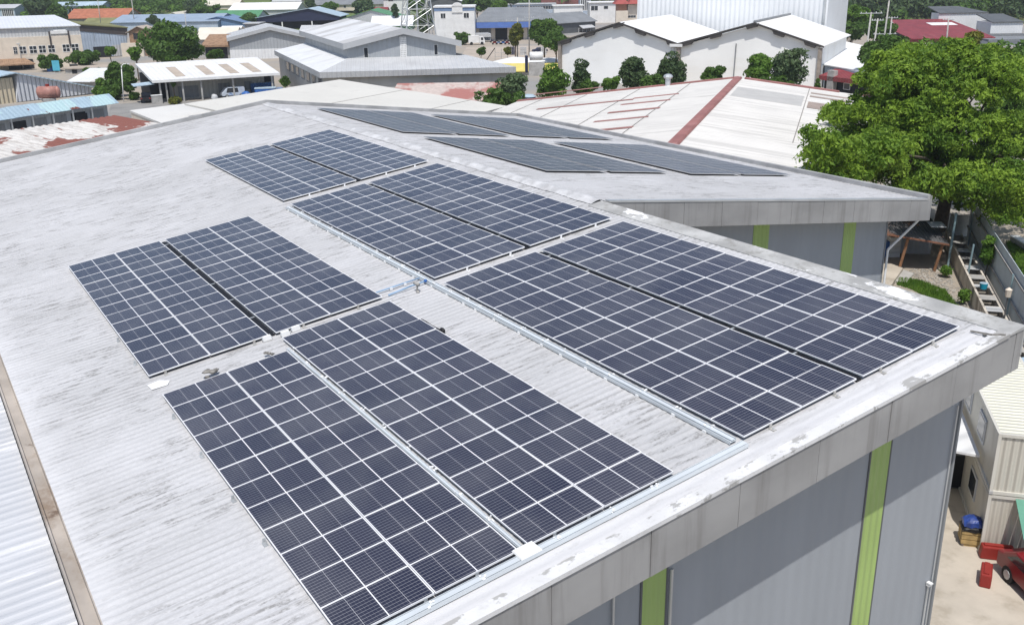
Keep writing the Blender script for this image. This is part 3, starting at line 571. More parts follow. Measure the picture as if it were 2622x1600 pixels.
for k, (xa, ya, xb, yb) in enumerate([(931, 123, 943, 148), (1111, 115, 1121, 141)]): b_.pwindow(xa, ya, xb, yb, y0 + .8, nx=1)
b_.pwindow(1024, 96, 1041, 147, y0 + .8, nx=4, nz=11, fw=.16)
for k in range(7): # side openings under the low eave
    y = 3 + k * 6.2; w = b_.box('window', m_mgrey, .72, .8, y, y + 3.6, 3.2, 5.2); b_.box('pane', m_glass, .69, .72, y + .3, y + 3.3, 3.5, 5.0, w)

# ---- white twin gabled warehouse and the tall white hall behind it
P0 = hz(1428, 110, 8); P1 = hz(2110, 122, 8)
b_ = Bld('white_warehouse', 'white plastered warehouse with twin gables, dark eaves and row of trees in front', 'building', P0, P1)
xm = b_.px(1735, 112)[0]; W = b_.L; hp = b_.px(1585, 60)[2]; hp2 = b_.px(1932, 61)[2]; xp1 = b_.px(1585, 60)[0]; xp2 = b_.px(1932, 61)[0]; hm = b_.px(1735, 114)[2]; hr_ = b_.px(2110, 122)[2]
D1 = 34
outl = [(0, 8), (xp1, hp), (xm, hm), (xp2, hp2), (W, hr_)]
b = MB(); b.prism([(.6, 0), (xm - .2, 0), (xm - .2, hm - .35), (xp1, hp - .3), (.6, 8 - .1)], .9, D1); b.prism([(xm + .2, 0), (W - .8, 0), (W - .8, hr_ - .1), (xp2, hp2 - .3), (xm + .2, hm - .35)], .9, D1)
m_plast = mat('white_plaster', (0.86, 0.86, 0.84), .75, .04, .15, stains=[((0.76, 0.74, 0.69), .2, (.3, 1, 1), .5, .7, .5)]); b_.part('wall', b, m_plast)
b = MB()
for (a, c) in zip(outl[:-1], outl[1:]): b.slab([(a[0], 0, a[1] + .2), (c[0], 0, c[1] + .2), (c[0], D1 + .5, c[1] + .2), (a[0], D1 + .5, a[1] + .2)], .16)
m_wroof = mat('white_coated_roof', (0.76, 0.76, 0.75), .6, .03, .2, rib=(1, 1.2, .03), stains=[((0.66, 0.6, 0.52), .06, (1, .4, 1), .55, .75, .6)]); b_.part('roof', b, m_wroof)
m_drk = mat('dark_verge_timber', (0.06, 0.055, 0.052), .7, .2)
b = MB()
for (a, c) in zip(outl[:-1], outl[1:]): b.prism([(a[0], a[1] + .22), (c[0], c[1] + .22), (c[0], c[1] - .12), (a[0], a[1] - .12)], -.06, -.004)
b_.part('verge', b, m_drk)
for (fx0, i) in ((.13, 0), (.52, 0), (.98, 0), (.36, 1), (.9, 1), (.12, 2), (.5, 2), (.97, 2), (.35, 3), (.8, 3)):
    a, c = outl[i], outl[i + 1]; x = a[0] + (c[0] - a[0]) * fx0; z = a[1] + (c[1] - a[1]) * fx0; k = (c[1] - a[1]) / (c[0] - a[0])
    b = MB(); b.prism([(x - 1.2, z - 1.2 * k - .12), (x + 1.2, z + 1.2 * k - .12), (x + .9, z + .9 * k - .75), (x - .9, z - .9 * k - .75)], .0, .9); b_.part('purlin_end', b, m_drk)
b = MB(); b.tube((xp2, 0, hp2 + .3), (xp2, D1, hp2 + .3), .28, n=6); b_.part('ridge_cap', b, m_mgrey)
m_col = mat('grimy_column', (0.3, 0.26, 0.22), .85, .2, .8)
for x in (.3, xm + .1, W - .7): b_.box('column', m_col, x - .35, x + .35, .2, .88, 0, (8 if x < 1 else hm if x < xm + 1 else hr_) - .2)
b = MB(); b.tube((xm - .9, .6, 0), (xm - .9, .6, hm - .4), .12); b.tube((xm - 1.4, .6, 0), (xm - 1.4, .6, hm - .4), .09); b_.part('downpipe', b, m_steel)
b = MB(); b.box(xm - 1.6, xm + 1.0, -.1, .8, hm - .5, hm + .05); b_.part('gutter_box', b, m_white)
b = MB(); p = b_.px(1875, 205); q = b_.px(1883, 113); b.tube((p[0], .7, 0), (q[0], .7, q[2]), .11); b_.part('pipe', b, m_mgrey)
hall = Bld('tall_hall', 'very tall white ribbed hall rising behind the twin gabled warehouse', 'building', b_.W(10.0, D1 + 4, 0), b_.W(W + 6, D1 + 4, 0))
x0 = hall.px(1632, 20)[0]; x1 = hall.px(2120, 20)[0]
m_hall = mat('white_hall_cladding', (0.8, 0.82, 0.84), .5, .03, .2, rib=(0, 1.1, .07)); hall.box('wall', m_hall, x0, x1, 0, 30, 0, 26); hall.box('roof', m_gpale, x0 - .5, x1 + .5, -.5, 30.5, 26.02, 26.4)
hall.box('downpipe', m_steel, x1 - .9, x1 - .4, -.4, -.02, 0, 26)
b = MB(); b.prism([(x0, 9), (x0, 0), (x0 - 3, 0), (x0 - 3, 9)], 2, 20); hall.part('annex', b, m_gpale)

# ---- big pale roof with the red ridge, beyond the factory
b_ = Bld('red_ridge_warehouse', 'long low warehouse with pale ribbed roof, red ridge and dark red strips', 'building', hz(1420, 222, 6.0), hz(2200, 240, 6.0))
def L9(x, y, z): return b_.pz(x, y, z)
Rf = L9(1890, 200, 9.5); Rn = L9(1720, 372, 9.5); Lf = L9(1420, 222, 6.0); dn = Rn - Rf; dn = dn / np.linalg.norm(dn[:2]); Rn2 = Rf + dn * 62
prp = np.array([-dn[1], dn[0], 0]); prp = prp if prp @ (Lf - Rf) > 0 else -prp
wL = abs((Lf - Rf) @ prp); k = 3.5 / wL
def rr_(s_, w, off=0.0): p = Rf + dn * s_; q = p + prp * w; q[2] = 9.5 - abs(w) * k + off; return q   # s along the ridge from its far end, w to the left of it
tr = -math.atan2(dn[1], dn[0])
m_pale = mat('pale_old_sheet', (0.6, 0.585, 0.555), .6, .04, .25, turn=tr, stains=[((0.4, 0.39, 0.37), .4, (3.5, .12, 1), .52, .66, .6), ((0.42, 0.41, 0.39), .12, (1, .6, 1), .5, .7, .5), ((0.3, 0.28, 0.26), 1.0, (1.6, .2, 1), .6, .7, .5)])
def s_end(w):                                     # the roof stops short of the factory wing
    q0 = b_.W(*rr_(0, w)); q1 = b_.W(*rr_(1, w)); return min(np.interp(-w, [8, 11, 12.4, 17.5], [62, 52, 26, 17]), (q0[1] - 40.6) / (q0[1] - q1[1]))
def ribbed_slope(name, wA, wB, m, pitch=.62, amp=.045):
    ws = np.linspace(wA, wB, 16); sm = max(s_end(w) for w in ws); ss = np.arange(0, sm, pitch / 6); V = np.array([[rr_(min(s_, s_end(w)), w, amp * math.sin(2 * math.pi * s_ / pitch)) for s_ in ss] for w in ws]); n = len(ss)
    i = (np.arange(15)[:, None] * n + np.arange(n - 1)[None]).ravel(); return np_mesh(name, V.reshape(-1, 3), np.stack([i, i + 1, i + n + 1, i + n], 1), m, b_.root, True)
ribbed_slope('roof', 0, wL, m_pale); ribbed_slope('roof', 0, -wL * .62, mat('white_old_sheet', (0.63, 0.615, 0.585), .6, .03, .25, turn=tr, stains=[((0.42, 0.41, 0.39), .5, (4.5, .1, 1), .5, .6, .55), ((0.5, 0.48, 0.45), .15, (1, .5, 1), .55, .7, .5)]))
m_redr = mat('faded_red_flashing', (0.3, 0.13, 0.115), .6, .15, .6, stains=[((0.45, 0.24, 0.22), .7, (1, 1, 1), .5, .7, .6)])
b = MB(); b.hexa([rr_(0, .5, .05), rr_(54, .5, .05), rr_(54, -.5, .05), rr_(0, -.5, .05)], [rr_(-.1, .36, .2), rr_(54, .36, .2), rr_(54, -.36, .2), rr_(-.1, -.36, .2)]); b_.part('ridge_cap', b, m_redr)
b = MB(); b.hexa([rr_(-.5, 0, .02), rr_(-.5, wL, .02), rr_(.5, wL, .02), rr_(.5, 0, .02)], [rr_(-.5, 0, .16), rr_(-.5, wL, .16), rr_(.5, wL, .16), rr_(.5, 0, .16)])
b.hexa([rr_(-.5, -.8, .02), rr_(-.5, -wL * .42, .02), rr_(.5, -wL * .42, .02), rr_(.5, -.8, .02)], [rr_(-.5, -.8, .16), rr_(-.5, -wL * .42, .16), rr_(.5, -wL * .42, .16), rr_(.5, -.8, .16)])
b.hexa([rr_(-.5, -wL * .5, .02), rr_(-.5, -wL * .62, .02), rr_(.5, -wL * .62, .02), rr_(.5, -wL * .5, .02)], [rr_(-.5, -wL * .5, .16), rr_(-.5, -wL * .62, .16), rr_(.5, -wL * .62, .16), rr_(.5, -wL * .5, .16)])
b_.part('verge', b, m_redr)
m_rs = mat('dusty_red_sheet', (0.33, 0.16, 0.14), .6, .15, .6)
def on_left(px, py):
    n = np.cross(dn, prp + np.array([0, 0, -k])); d = np.array([*(ray(px, py)[:2] @ np.stack([b_.ex, b_.ey], 1)), ray(px, py)[2]]); o = b_.loc(CAM); t = ((Rf - o) @ n) / (d @ n); p = o + d * t
    return (p - Rf)[:2] @ dn[:2], (p - Rf)[:2] @ prp[:2]
for (xa, ya, xb, yb) in ((1391, 274, 1610, 263), (1595, 267, 1712, 260), (1628, 250, 1733, 245), (1563, 287, 1685, 281), (1527, 310, 1655, 304), (1522, 334, 1617, 329), (1385, 237, 1530, 231)):
    s0, w0 = on_left(xa, ya); s1, w1 = on_left(xb, yb); s_ = (s0 + s1) / 2; b = MB()
    b.hexa([rr_(s_ - .42, w0, .03), rr_(s_ - .42, w1, .03), rr_(s_ + .42, w1, .03), rr_(s_ + .42, w0, .03)], [rr_(s_ - .42, w0, .075), rr_(s_ - .42, w1, .075), rr_(s_ + .42, w1, .075), rr_(s_ + .42, w0, .075)]); b_.part('red_strip', b, m_rs)
m_seam = mat('dark_lap_seam', (0.25, 0.235, 0.22), .8, .3, 2)
for w in (wL * .2, wL * .42, wL * .66, wL * .87): b = MB(); b.hexa([rr_(1, w - .05, .03), rr_(s_end(w), w - .05, .03), rr_(s_end(w), w + .05, .03), rr_(1, w + .05, .03)], [rr_(1, w - .05, .055), rr_(s_end(w), w - .05, .055), rr_(s_end(w), w + .05, .055), rr_(1, w + .05, .055)]); b_.part('lap_seam', b, m_seam)
for w in (-wL * .3,): b = MB(); b.hexa([rr_(1, w - .04, .03), rr_(40.5, w - .04, .03), rr_(40.5, w + .04, .03), rr_(1, w + .04, .03)], [rr_(1, w - .04, .055), rr_(40.5, w - .04, .055), rr_(40.5, w + .04, .055), rr_(1, w + .04, .055)]); b_.part('lap_seam', b, m_seam)
m_gsheet = mat('grey_skylight_sheet', (0.5, 0.49, 0.47), .6, .05); m_bsheet = mat('brown_skylight_sheet', (0.36, 0.29, 0.25), .6, .1)
def rpatch(name, s0, s1, w0, w1, m):
    b = MB(); ss = np.arange(s0, s1, .62)
    for s_ in ss: b.hexa([rr_(s_, w0, .04), rr_(s_, w1, .04), rr_(s_ + .5, w1, .04), rr_(s_ + .5, w0, .04)], [rr_(s_, w0, .065), rr_(s_, w1, .065), rr_(s_ + .5, w1, .065), rr_(s_ + .5, w0, .065)])
    b_.part(name, b, m)
rpatch('skylight', 9, 17.5, -.9, -wL * .29, m_gsheet); rpatch('skylight', 13, 17.5, -wL * .31, -wL * .44, m_bsheet); rpatch('skylight', 4.5, 5.6, -wL * .31, -wL * .6, m_bsheet); rpatch('skylight', 7.5, 8.6, -wL * .31, -wL * .6, m_bsheet)
b = MB(); c = [rr_(0.4, wL - .5), rr_(s_end(wL) - .6, wL - .5), rr_(54, 0.0), rr_(56, -7.5), rr_(50, -10.5), rr_(25, -11.8), rr_(16.5, -wL * .62 + .5), rr_(.4, -wL * .62 + .5)]
b.slab([(q[0], q[1], 5.3) for q in c], 5.3); b_.part('wall', b, m_cream)
b = MB(); p = rr_(.4, wL * .3); b.tube(p, p + [0, 0, .9], .35); b.ball(p + [0, 0, 1.1], .6, .6, .35, 10, 6); b_.part('roof_vent', b, m_steel)

# ---- cream roof just behind the factory
b_ = Bld('cream_roof_shed', 'wide low shed with smooth cream gabled roof directly behind the factory parapet', 'shed', hz(472, 266, 6.2), hz(1240, 259, 6.2))
pk = b_.pz(870, 204, 7.6); rdir = b_.pz(620, 243, 7.6) - pk; rdir /= np.linalg.norm(rdir[:2]); e1 = b_.pz(1300, 272, 6.0); 
LR = np.linalg.norm((b_.pz(472, 266, 7.6) - pk)[:2]); rn = pk + rdir * LR; bq = np.array([-rdir[1], rdir[0], 0]); bq = bq if bq @ (e1 - pk) > 0 else -bq; wR = abs((e1 - pk) @ bq) ; e_far = e1; e_near = e1 + rdir * LR
m_crs = mat('smooth_cream_roof', (0.6, 0.585, 0.54), .65, .04, .15, stains=[((0.42, 0.4, 0.37), .3, (1, 1, 1), .56, .75, .4)])
m_crs2 = mat('smooth_pale_roof', (0.64, 0.63, 0.6), .65, .04, .15, stains=[((0.42, 0.4, 0.37), .3, (1, 1, 1), .56, .75, .4)])
b = MB(); b.slab([pk, e_far, e_near, rn], .2); b_.part('roof', b, m_crs)
lf = pk; ln = rn
for t_ in (.42, .8): b = MB(); a = pk + (e_far - pk) * t_; c = a + rdir * (LR - .5); d_ = np.array([0, 0, .02]); b.slab([a + d_, c + d_, c + d_ + bq * .12, a + d_ + bq * .12], .02); b_.part('lap_seam', b, m_seam)
b = MB(); c = [lf + bq * .6, e_far - bq * .6, e_near - bq * .6, ln + bq * .6]; b.hexa([(q[0], q[1], 0) for q in c], [(q[0], q[1], 5.6) for q in c]); b_.part('wall', b, m_cream)

# ---- rusty roof left of it
A = hz(6, 335, 6.4); B = hz(430, 285, 6.4)
b_ = Bld('rusty_roof_shed', 'low shed with white corrugated roof streaked with large rust patches', 'shed', hz(-160, 380, 6.4), hz(415, 305, 6.4))
q0 = b_.pz(-200, 365, 6.8); q1 = b_.pz(278, 298, 6.8); q1b = b_.pz(420, 330, 5.6)
m_rust = mat('rusted_white_sheet', (0.58, 0.56, 0.53), .75, .08, .5, stains=[((0.42, 0.39, 0.36), .8, (2.2, .5, 1), .48, .62, .8), ((0.22, 0.085, 0.065), .09, (1.0, .55, 1), .53, .55, 1.0), ((0.25, 0.11, 0.085), .5, (2.6, .3, 1), .63, .65, .8)])
V = []; xs = np.arange(-2, 46, .12); x_off = q1[0]
dx = (q1 - q0); Lx = np.linalg.norm(dx[:2]); ex_ = dx / Lx; ey_ = np.array([-ex_[1], ex_[0], 0]); ey_ = ey_ if ey_[1] < 0 else -ey_
ss = np.arange(0, Lx + 1, .1); ws = np.linspace(0, 26, 8)
V = np.array([[q0 + ex_ * s_ + ey_ * w + np.array([0, 0, -.045 * w + .045 * math.sin(s_ * 2 * math.pi / .8)]) for s_ in ss] for w in ws]); n = len(ss); i = (np.arange(7)[:, None] * n + np.arange(n - 1)[None]).ravel()
np_mesh('roof', V.reshape(-1, 3), np.stack([i, i + n, i + n + 1, i + 1], 1), m_rust, b_.root, True)
c = [q0 + ey_ * .4, q1 + ey_ * .4, q1 + ey_ * 25.5, q0 + ey_ * 25.5]; b = MB(); b.hexa([(q[0], q[1], 0) for q in c], [(q[0], q[1], 5.3) for q in c]); b_.part('wall', b, m_ggrey)
b_ = Bld('white_flat_shed', 'small low shed with smooth white roof between rusty roof and cream roof', 'shed', hz(325, 290, 6), hz(540, 280, 6))
pts = [b_.pz(*p, 6.0) for p in ((332, 283), (470, 266), (545, 285), (420, 318))]; pts2 = [b_.pz(*p, 6.0) for p in ((332, 283), (360, 275), (470, 266))]
b_.sheet('roof', m_crs2, pts, .25); b = MB(); c = [p * .98 + np.mean(pts, 0) * .02 for p in pts]; b.hexa([(q[0], q[1], 0) for q in c], [(q[0], q[1], 5.72) for q in c]); b_.part('wall', b, m_cream)

# ---- blue sheds on the left
b_ = site('blue_shed', 'long low shed with patched blue sheet roof and dark doors', 'shed', (-40, 313), (297, 264), 3.0)
W = b_.L; bk = b_.pz(240, 242, 4.6)[1]
m_bpatch = mat('patched_blue_sheet', (0.34, 0.45, 0.53), .5, .08, .4, rib=(0, .7, .018), stains=[((0.42, 0.58, 0.6), .16, (1, .25, 1), .53, .56, .9), ((0.17, 0.06, 0.045), .22, (1, .5, 1), .6, .62, 1.0), ((0.5, 0.56, 0.6), .3, (1.5, .2, 1), .6, .65, .5)])
segs = np.linspace(0, W, 6)
for i in range(5): b_.sheet('roof', m_bpatch, [(segs[i], -.5, 3.0 + .06 * (i % 2)), (segs[i + 1] + .2, -.5, 3.0 + .06 * (i % 2)), (segs[i + 1] + .2, bk, 4.4 + .06 * (i % 2)), (segs[i], bk, 4.4 + .06 * (i % 2))], .05)
b_.box('wall', m_ggrey, .2, W - 1.2, .8, bk, 0, 2.7)
for i in range(6): x = .5 + i * (W - 2) / 6; b_.box('door', m_dark if i % 3 == 1 else m_mgrey, x + .4, x + 3.0, .74, .79, 0, 2.3); b_.box('post', m_steel, x - .1, x + .1, -.3, -.1, 0, 2.9)
b_.pbox('opening', m_dark, 192, 294, 227, 316, .6, .7)
b_ = Bld('corrugated_shed', 'shed with cream ribbed end and long white ribbed side under blue roof', 'shed', gnd(42, 264), gnd(236, 243))
b_.front('wall', m_whiterib, [(44, 262), (44, 190), (235, 222), (234, 240)], 0, 9)
a = b_.px(44, 262); z1 = b_.px(44, 190)[2]; z2 = b_.px(235, 222)[2]; b = MB(); b.box(a[0] - 9, a[0] - .01, .3, 9, 0, z1 - .6); b_.part('end_wall', b, m_creamrib)
p1 = b_.px(38, 187); p2 = b_.px(240, 223); b_.sheet('roof', m_lblue, [(p1[0], -.5, p1[2] + .1), (p2[0], -.5, p2[2] + .1), (p2[0], 9.5, p2[2] + .3), (p1[0], 9.5, p1[2] + .3)], .25); b_.sheet('roof', m_lblue, [(p1[0] - 10, -.2, p1[2] - 1.2), (p1[0] - .02, -.5, p1[2] + .1), (p1[0] - .02, 9.5, p1[2] + .3), (p1[0] - 10, 9.5, p1[2] - 1.0)], .2)
tk = empty('water_tank', 'faded red horizontal water tank on the blue shed roof', 'water tank', hz(127, 255, 4.3)); b = MB(); e = np.array([RH[0], RH[1], 0])
b.tube(-e * 1.4 + [0, 0, 1.1], e * 1.4 + [0, 0, 1.1], .95, n=14); b.ball(-e * 1.4 + [0, 0, 1.1], .5, .5, .93, 10, 8); b.ball(e * 1.4 + [0, 0, 1.1], .5, .5, .93, 10, 8)
b.build('body', mat('faded_red_paint', (0.38, 0.19, 0.16), .5, .15, 1, stains=[((0.6, 0.3, 0.22), 1, (1, 1, 1), .55, .7, .7)]), tk, True); b = MB(); b.box(-1.2, 1.0, -1, .8, -.3, .2); b.build('stand', m_conc, tk); b = MB(); b.tube((0, 0, 2), (0, 0, 2.35), .3); b.build('cap', m_redp, tk)

# ---- white roofed open shed with van and pickup
b_ = site('carport_shed', 'long open shed with bright white roof and four cream skylight strips', 'shed', (391, 207), (716, 187), 4.2)
W = b_.L; fz = 4.2; bk = b_.pz(354, 163, 6.0)[1]; zk = 6.0; bx = b_.pz(354, 163, 6.0)[0]
b_.sheet('roof', mat('bright_white_roof', (0.74, 0.74, 0.74), .5, .04, .3, rib=(0, .9, .03), stains=[((0.6, 0.59, 0.57), .3, (1.5, .3, 1), .52, .7, .5)]), [(0, 0, fz), (W, 0, fz), (W + .5, bk, zk), (0, bk, zk)], .2)
b = MB(); b.box(-.02, W, -.1, -.005, fz - .45, fz + .03); b.prism_yz([(0, fz + .02), (bk, zk + .02), (bk, zk - .45), (0, fz - .45)], -.1, -.01); b_.part('fascia', b, m_white)
for xa, xb in ((406, 446), (490, 522), (560, 597), (627, 668)):
    u0 = b_.pz(xa, 170, 5.3)[0]; b_.sheet('skylight', m_tan, [(u0 + .4, 2.2, fz + (zk - fz) * 2.2 / bk + .03), (u0 + 2.2, 2.2, fz + (zk - fz) * 2.2 / bk + .03), (u0 + 2.2, bk - 6, fz + (zk - fz) * (bk - 6) / bk + .03), (u0 + .4, bk - 6, fz + (zk - fz) * (bk - 6) / bk + .03)], .025)
b_.box('wall', mat('beige_grey_siding', (0.4, 0.39, 0.36), .6, .06, .3, rib=(0, .8, .04)), 4, W, 4.5, bk, 0, 4.25)
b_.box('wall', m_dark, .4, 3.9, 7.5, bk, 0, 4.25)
for xa, ya, xb, yb in ((455, 222, 510, 248), (558, 214, 590, 237), (625, 209, 645, 229)): b_.pbox('door', m_mgrey, xa, ya, xb, yb, 4.38, 4.48)
b_.pbox('opening', m_dark, 676, 193, 698, 209, 4.38, 4.48)
for px_ in (412, 428, 470, 518, 600, 700): x = b_.px(px_, 240, .5)[0]; b_.box('post', m_conc, x - .14, x + .14, .5, .78, 0, fz + .05)
b = MB(); b.slab([(-3.2, 2, 3.2), (.5, 2, 3.4), (.5, 5, 3.6), (-3.2, 5, 3.4)], .12); b_.part('awning', b, m_lblue)
bw = Bld('block_wall', 'short pale block wall at the corner of the open shed', 'wall', gnd(392, 269), gnd(418, 267)); bw.box('wall_block', m_conc, 0, bw.L, 0, .8, 0, 1.5); bw.box('coping', m_white, -.05, bw.L + .05, -.05, .85, 1.5, 1.6)

# ---- grey ribbed annex left of the grey factory
b_ = Bld('ribbed_annex', 'grey ribbed gabled annex between the big round tree and the grey factory', 'building', gnd(592, 155), at(800, 150, dist(gnd(592, 155)) + 6))
p = b_.px(586, 100); q = b_.px(690, 72); r = b_.px(790, 94); b = MB(); b.prism([(p[0], 0), (r[0], 0), (r[0], r[2]), (q[0], q[2]), (p[0], p[2])], .5, 24); b_.part('wall', b, m_ggrey)
b = MB(); b.slab([(p[0] - .6, -.3, p[2] + .2), (q[0], -.3, q[2] + .3), (q[0], 24, q[2] + .3), (p[0] - .6, 24, p[2] + .2)], .2); b.slab([(q[0], -.3, q[2] + .3), (r[0] + .6, -.3, r[2] + .2), (r[0] + .6, 24, r[2] + .2), (q[0], 24, q[2] + .3)], .2); b_.part('roof', b, m_gpale)
b = MB(); b.prism([(p[0] - .6, p[2] + .22), (q[0], q[2] + .32), (r[0] + .6, r[2] + .22), (r[0] + .6, r[2] - .7), (q[0], q[2] - .6), (p[0] - .6, p[2] - .7)], -.4, -.31); b_.part('fascia', b, m_gfas)
z = b_.px(650, 127)[2]; b_.box('skirting', m_gwhite, p[0] - .1, r[0], .42, .49, 0, z)

# ---- cream factory with windows, far left
b_ = site('cream_factory', 'cream walled factory with a row of dark windows and white roof', 'building', (-70, 101), (207, 90), 8.0)
W = b_.L; b_.box('wall', m_cream, 0, W, 0, 30, 0, 8.0); b_.box('upper_wall', m_gpale, 0, W, .5, 30, 8.01, 10.4)
b_.sheet('roof', mat('white_metal_roof', (0.66, 0.68, 0.71), .45, .04, .3, rib=(0, .9, .03)), [(-.5, 0, 10.45), (W + .3, 0, 10.45), (W - 4, 24, 12.6), (-.5, 24, 12.6)], .2)
for xa, xb in ((33, 46), (48, 69), (74, 96), (98, 119), (122, 142), (159, 180), (182, 203)): b_.pwindow(xa, 121 - (xa - 33) * .05, xb, 139 - (xa - 33) * .05, 0, nx=2, nz=2)
for px_ in (130, 179): x = b_.px(px_, 110)[0]; b_.box('downpipe', m_brownf, x - .2, x + .2, -.25, -.02, 5.2, 9.2)
b = MB(); p = b_.px(10, 155); q = b_.px(86, 152); b.slab([(p[0] - 12, -5, p[2] - .8), (q[0], -5, p[2] - .8), (q[0] - 2, -.02, p[2] + .3), (p[0] - 12, -.02, p[2] + .3)], .3); b_.part('canopy', b, m_brown)
p = b_.px(130, 88); q = b_.px(172, 80); b = MB(); b.box(p[0], q[0], .1, 2.6, p[2], p[2] + .8); b.box(p[0] + .8, q[0] - .3, .3, 2.2, p[2] + .8, q[2] + .4); b_.part('roof_unit', b, m_white)
b_.box('opening', m_dark, b_.px(20, 160)[0], b_.px(85, 160)[0], -.3, -.02, 0, 2.4)

# ---- shed with brown fascia and blue grey panels
b_ = Bld('panelled_shed', 'blue grey panelled shed with broad brown fascia and dark open doorway', 'shed', gnd(200, 152), at(326, 140, dist(gnd(200, 152)) + 9))
b_.front('wall', m_bluegrey, [(205, 155), (204, 80), (326, 92), (326, 140)], 0, 18)
b_.front('fascia', m_brownf, [(196, 80), (193, 61), (326, 70), (326, 91)], -.12, -.01)
b = MB(); p = b_.px(194, 61); q = b_.px(326, 70); b.slab([(p[0], -.5, p[2]), (q[0], -.5, q[2]), (q[0], 18, q[2] + .6), (p[0], 18, p[2] + .6)], .3); b_.part('roof', b, m_olive)
b_.pbox('opening', m_dark, 238, 121, 287, 150, -.08, -.02); b_.pbox('cladding_base', m_gpale, 287, 116, 318, 143, -.1, -.02)
for px_ in (242, 282): x = b_.px(px_, 100)[0]; b_.box('joint', m_mgrey, x - .06, x + .06, -.03, -.01, 4.5, b_.px(px_, 84)[2])
# brown timber house
b_ = far_site('timber_house', 'small brown timber gabled house beside the big round tree', 'house', 326, 380, 145)
p = b_.px(326, 84); q = b_.px(352, 70); r = b_.px(382, 80); z0 = b_.px(330, 107)[2]
b = MB(); b.prism([(p[0] + .4, 0), (r[0], 0), (r[0], r[2]), (q[0], q[2]), (p[0] + .4, p[2])], 0, 8); b_.part('wall', b, m_brown)
b = MB(); b.slab([(p[0] - .4, -.6, p[2]), (q[0], -.6, q[2] + .3), (q[0], 8, q[2] + .3), (p[0] - .4, 8, p[2])], .2); b.slab([(q[0], -.6, q[2] + .3), (r[0] + .5, -.6, r[2]), (r[0] + .5, 8, r[2]), (q[0], 8, q[2] + .3)], .2); b_.part('roof', b, m_tan)
b_.pwindow(341, 86, 357, 101, 0, nx=2, nz=2, frame=m_brownf); b_.box('lower_wall', m_cream, p[0] - 2, r[0] - 2, -1.2, -.02, 0, z0 - .4)

# ---- hillside and back row, left
def simple(name, label, cat, xl, xr, yb, ye, yr, kind, rm, wm, D=14, wins=(), turn=0.0, fas=None, ov=.6):
    b_ = far_site(name, label, cat, xl, xr, yb, turn); h_ = b_.px((xl + xr) / 2, ye)[2]; hr_ = b_.px((xl + xr) / 2, yr)[2]
    if kind == 'x':                       # the picture height of the ridge is met at mid depth
        d = ray((xl + xr) / 2, yr); Dd = dist(b_.W(b_.L / 2, D / 2, 0)); hr_ = at((xl + xr) / 2, yr, Dd)[2] - b_.base; b_.gable_x(h_, max(hr_, h_ + .4), D, wm, rm, ov, fas=fas)
    elif kind == 'y': b_.gable_y(h_, hr_, D, wm, rm, ov, fas=fas)
    else:
        b_.box('wall', wm, 0, b_.L, 0, D, 0, h_); b_.box('roof', rm, -ov, b_.L + ov, -ov, D + ov, h_ + .01, h_ + .35)
    for w in wins: b_.pwindow(*w[:4], nx=w[4] if len(w) > 4 else 2)
    return b_
simple('tiled_house', 'long house with orange red tiled roof and rough stone wall', 'house', 172, 322, 62, 47, 24, 'x', m_orange, m_stone, 22)
simple('olive_shed', 'low shed with flat olive green roof beyond the orange roofed house', 'shed', 215, 352, 70, 60, 47, 'x', m_olive, m_stone, 14)
b_ = simple('teal_house', 'pale teal house with a light blue flat roof and wide windows on the hillside', 'house', 142, 262, 36, 16, 6, 'x', m_lblue, m_bluegrey, 14, [(175, 21, 206, 34, 4), (212, 20, 222, 32, 1)])
simple('glass_house', 'grey building with tall glass windows at the far left edge', 'building', -30, 41, 47, 22, 13, 'x', m_gpale, m_bluegrey, 14, [(4, 25, 36, 42, 6)])
simple('white_hut', 'small white roofed hut behind the orange tiled house', 'hut', 268, 298, 25, 20, 14, 'x', m_white, m_cream, 8)
simple('blue_pavilion', 'small blue pavilion with pointed light blue roof on the green hillside', 'pavilion', 398, 441, 20, 11, 2, 'x', m_lblue, m_blue, 8, [(405, 12, 434, 18, 3)])
simple('blue_roof_hut', 'low hut with pale blue roof just below the blue pavilion', 'hut', 360, 396, 23, 21, 15, 'x', m_lblue, m_bluegrey, 8)
simple('grey_long_shed', 'long shed with grey blue roof reaching behind the big round tree', 'shed', 290, 560, 84, 57, 38, 'x', mat('grey_blue_roof', (0.3, 0.37, 0.46), .5, .06, .3, rib=(0, .8, .04)), m_bluegrey, 30)
simple('blue_gable_shed', 'blue gabled shed with bright blue roof behind the big round tree', 'shed', 492, 628, 78, 60, 44, 'y', m_blue, mat('blue_wall_sheet', (0.14, 0.23, 0.38), .5, .06, rib=(0, .8, .04)), 30)
simple('cream_vault', 'small shed with cream coloured roof behind the grey long shed', 'shed', 420, 470, 52, 46, 33, 'y', m_creamroof, m_cream, 20)
simple('green_roof_shed', 'shed with green roof and grey wall, leftmost green roof', 'shed', 546, 660, 62, 46, 28, 'x', m_green, m_bluegrey, 22)
simple('white_roof_hall', 'wide hall with bright white roof behind the leftmost green roof', 'building', 588, 760, 42, 26, 8, 'x', m_white, m_gpale, 26)
simple('cream_roof_house', 'house with wavy cream roof at the top behind bushes', 'house', 525, 610, 24, 14, 1, 'x', m_creamroof, m_cream, 14)
b_ = far_site('navy_hall', 'open hall with navy blue gable, light blue roof and white posts', 'building', 660, 872, 76)
h_ = b_.px(760, 45)[2]; p = b_.px(790, 22); b = MB(); b.prism([(0, h_ * .62), (b_.L, h_ * .72), (b_.L, h_), (p[0], p[2] - .2), (0, h_)], 0, .4); b_.part('fascia', b, m_navy)
b_.box('wall', m_dark, .5, b_.L - .5, 6, 22, 0, h_ * .9)
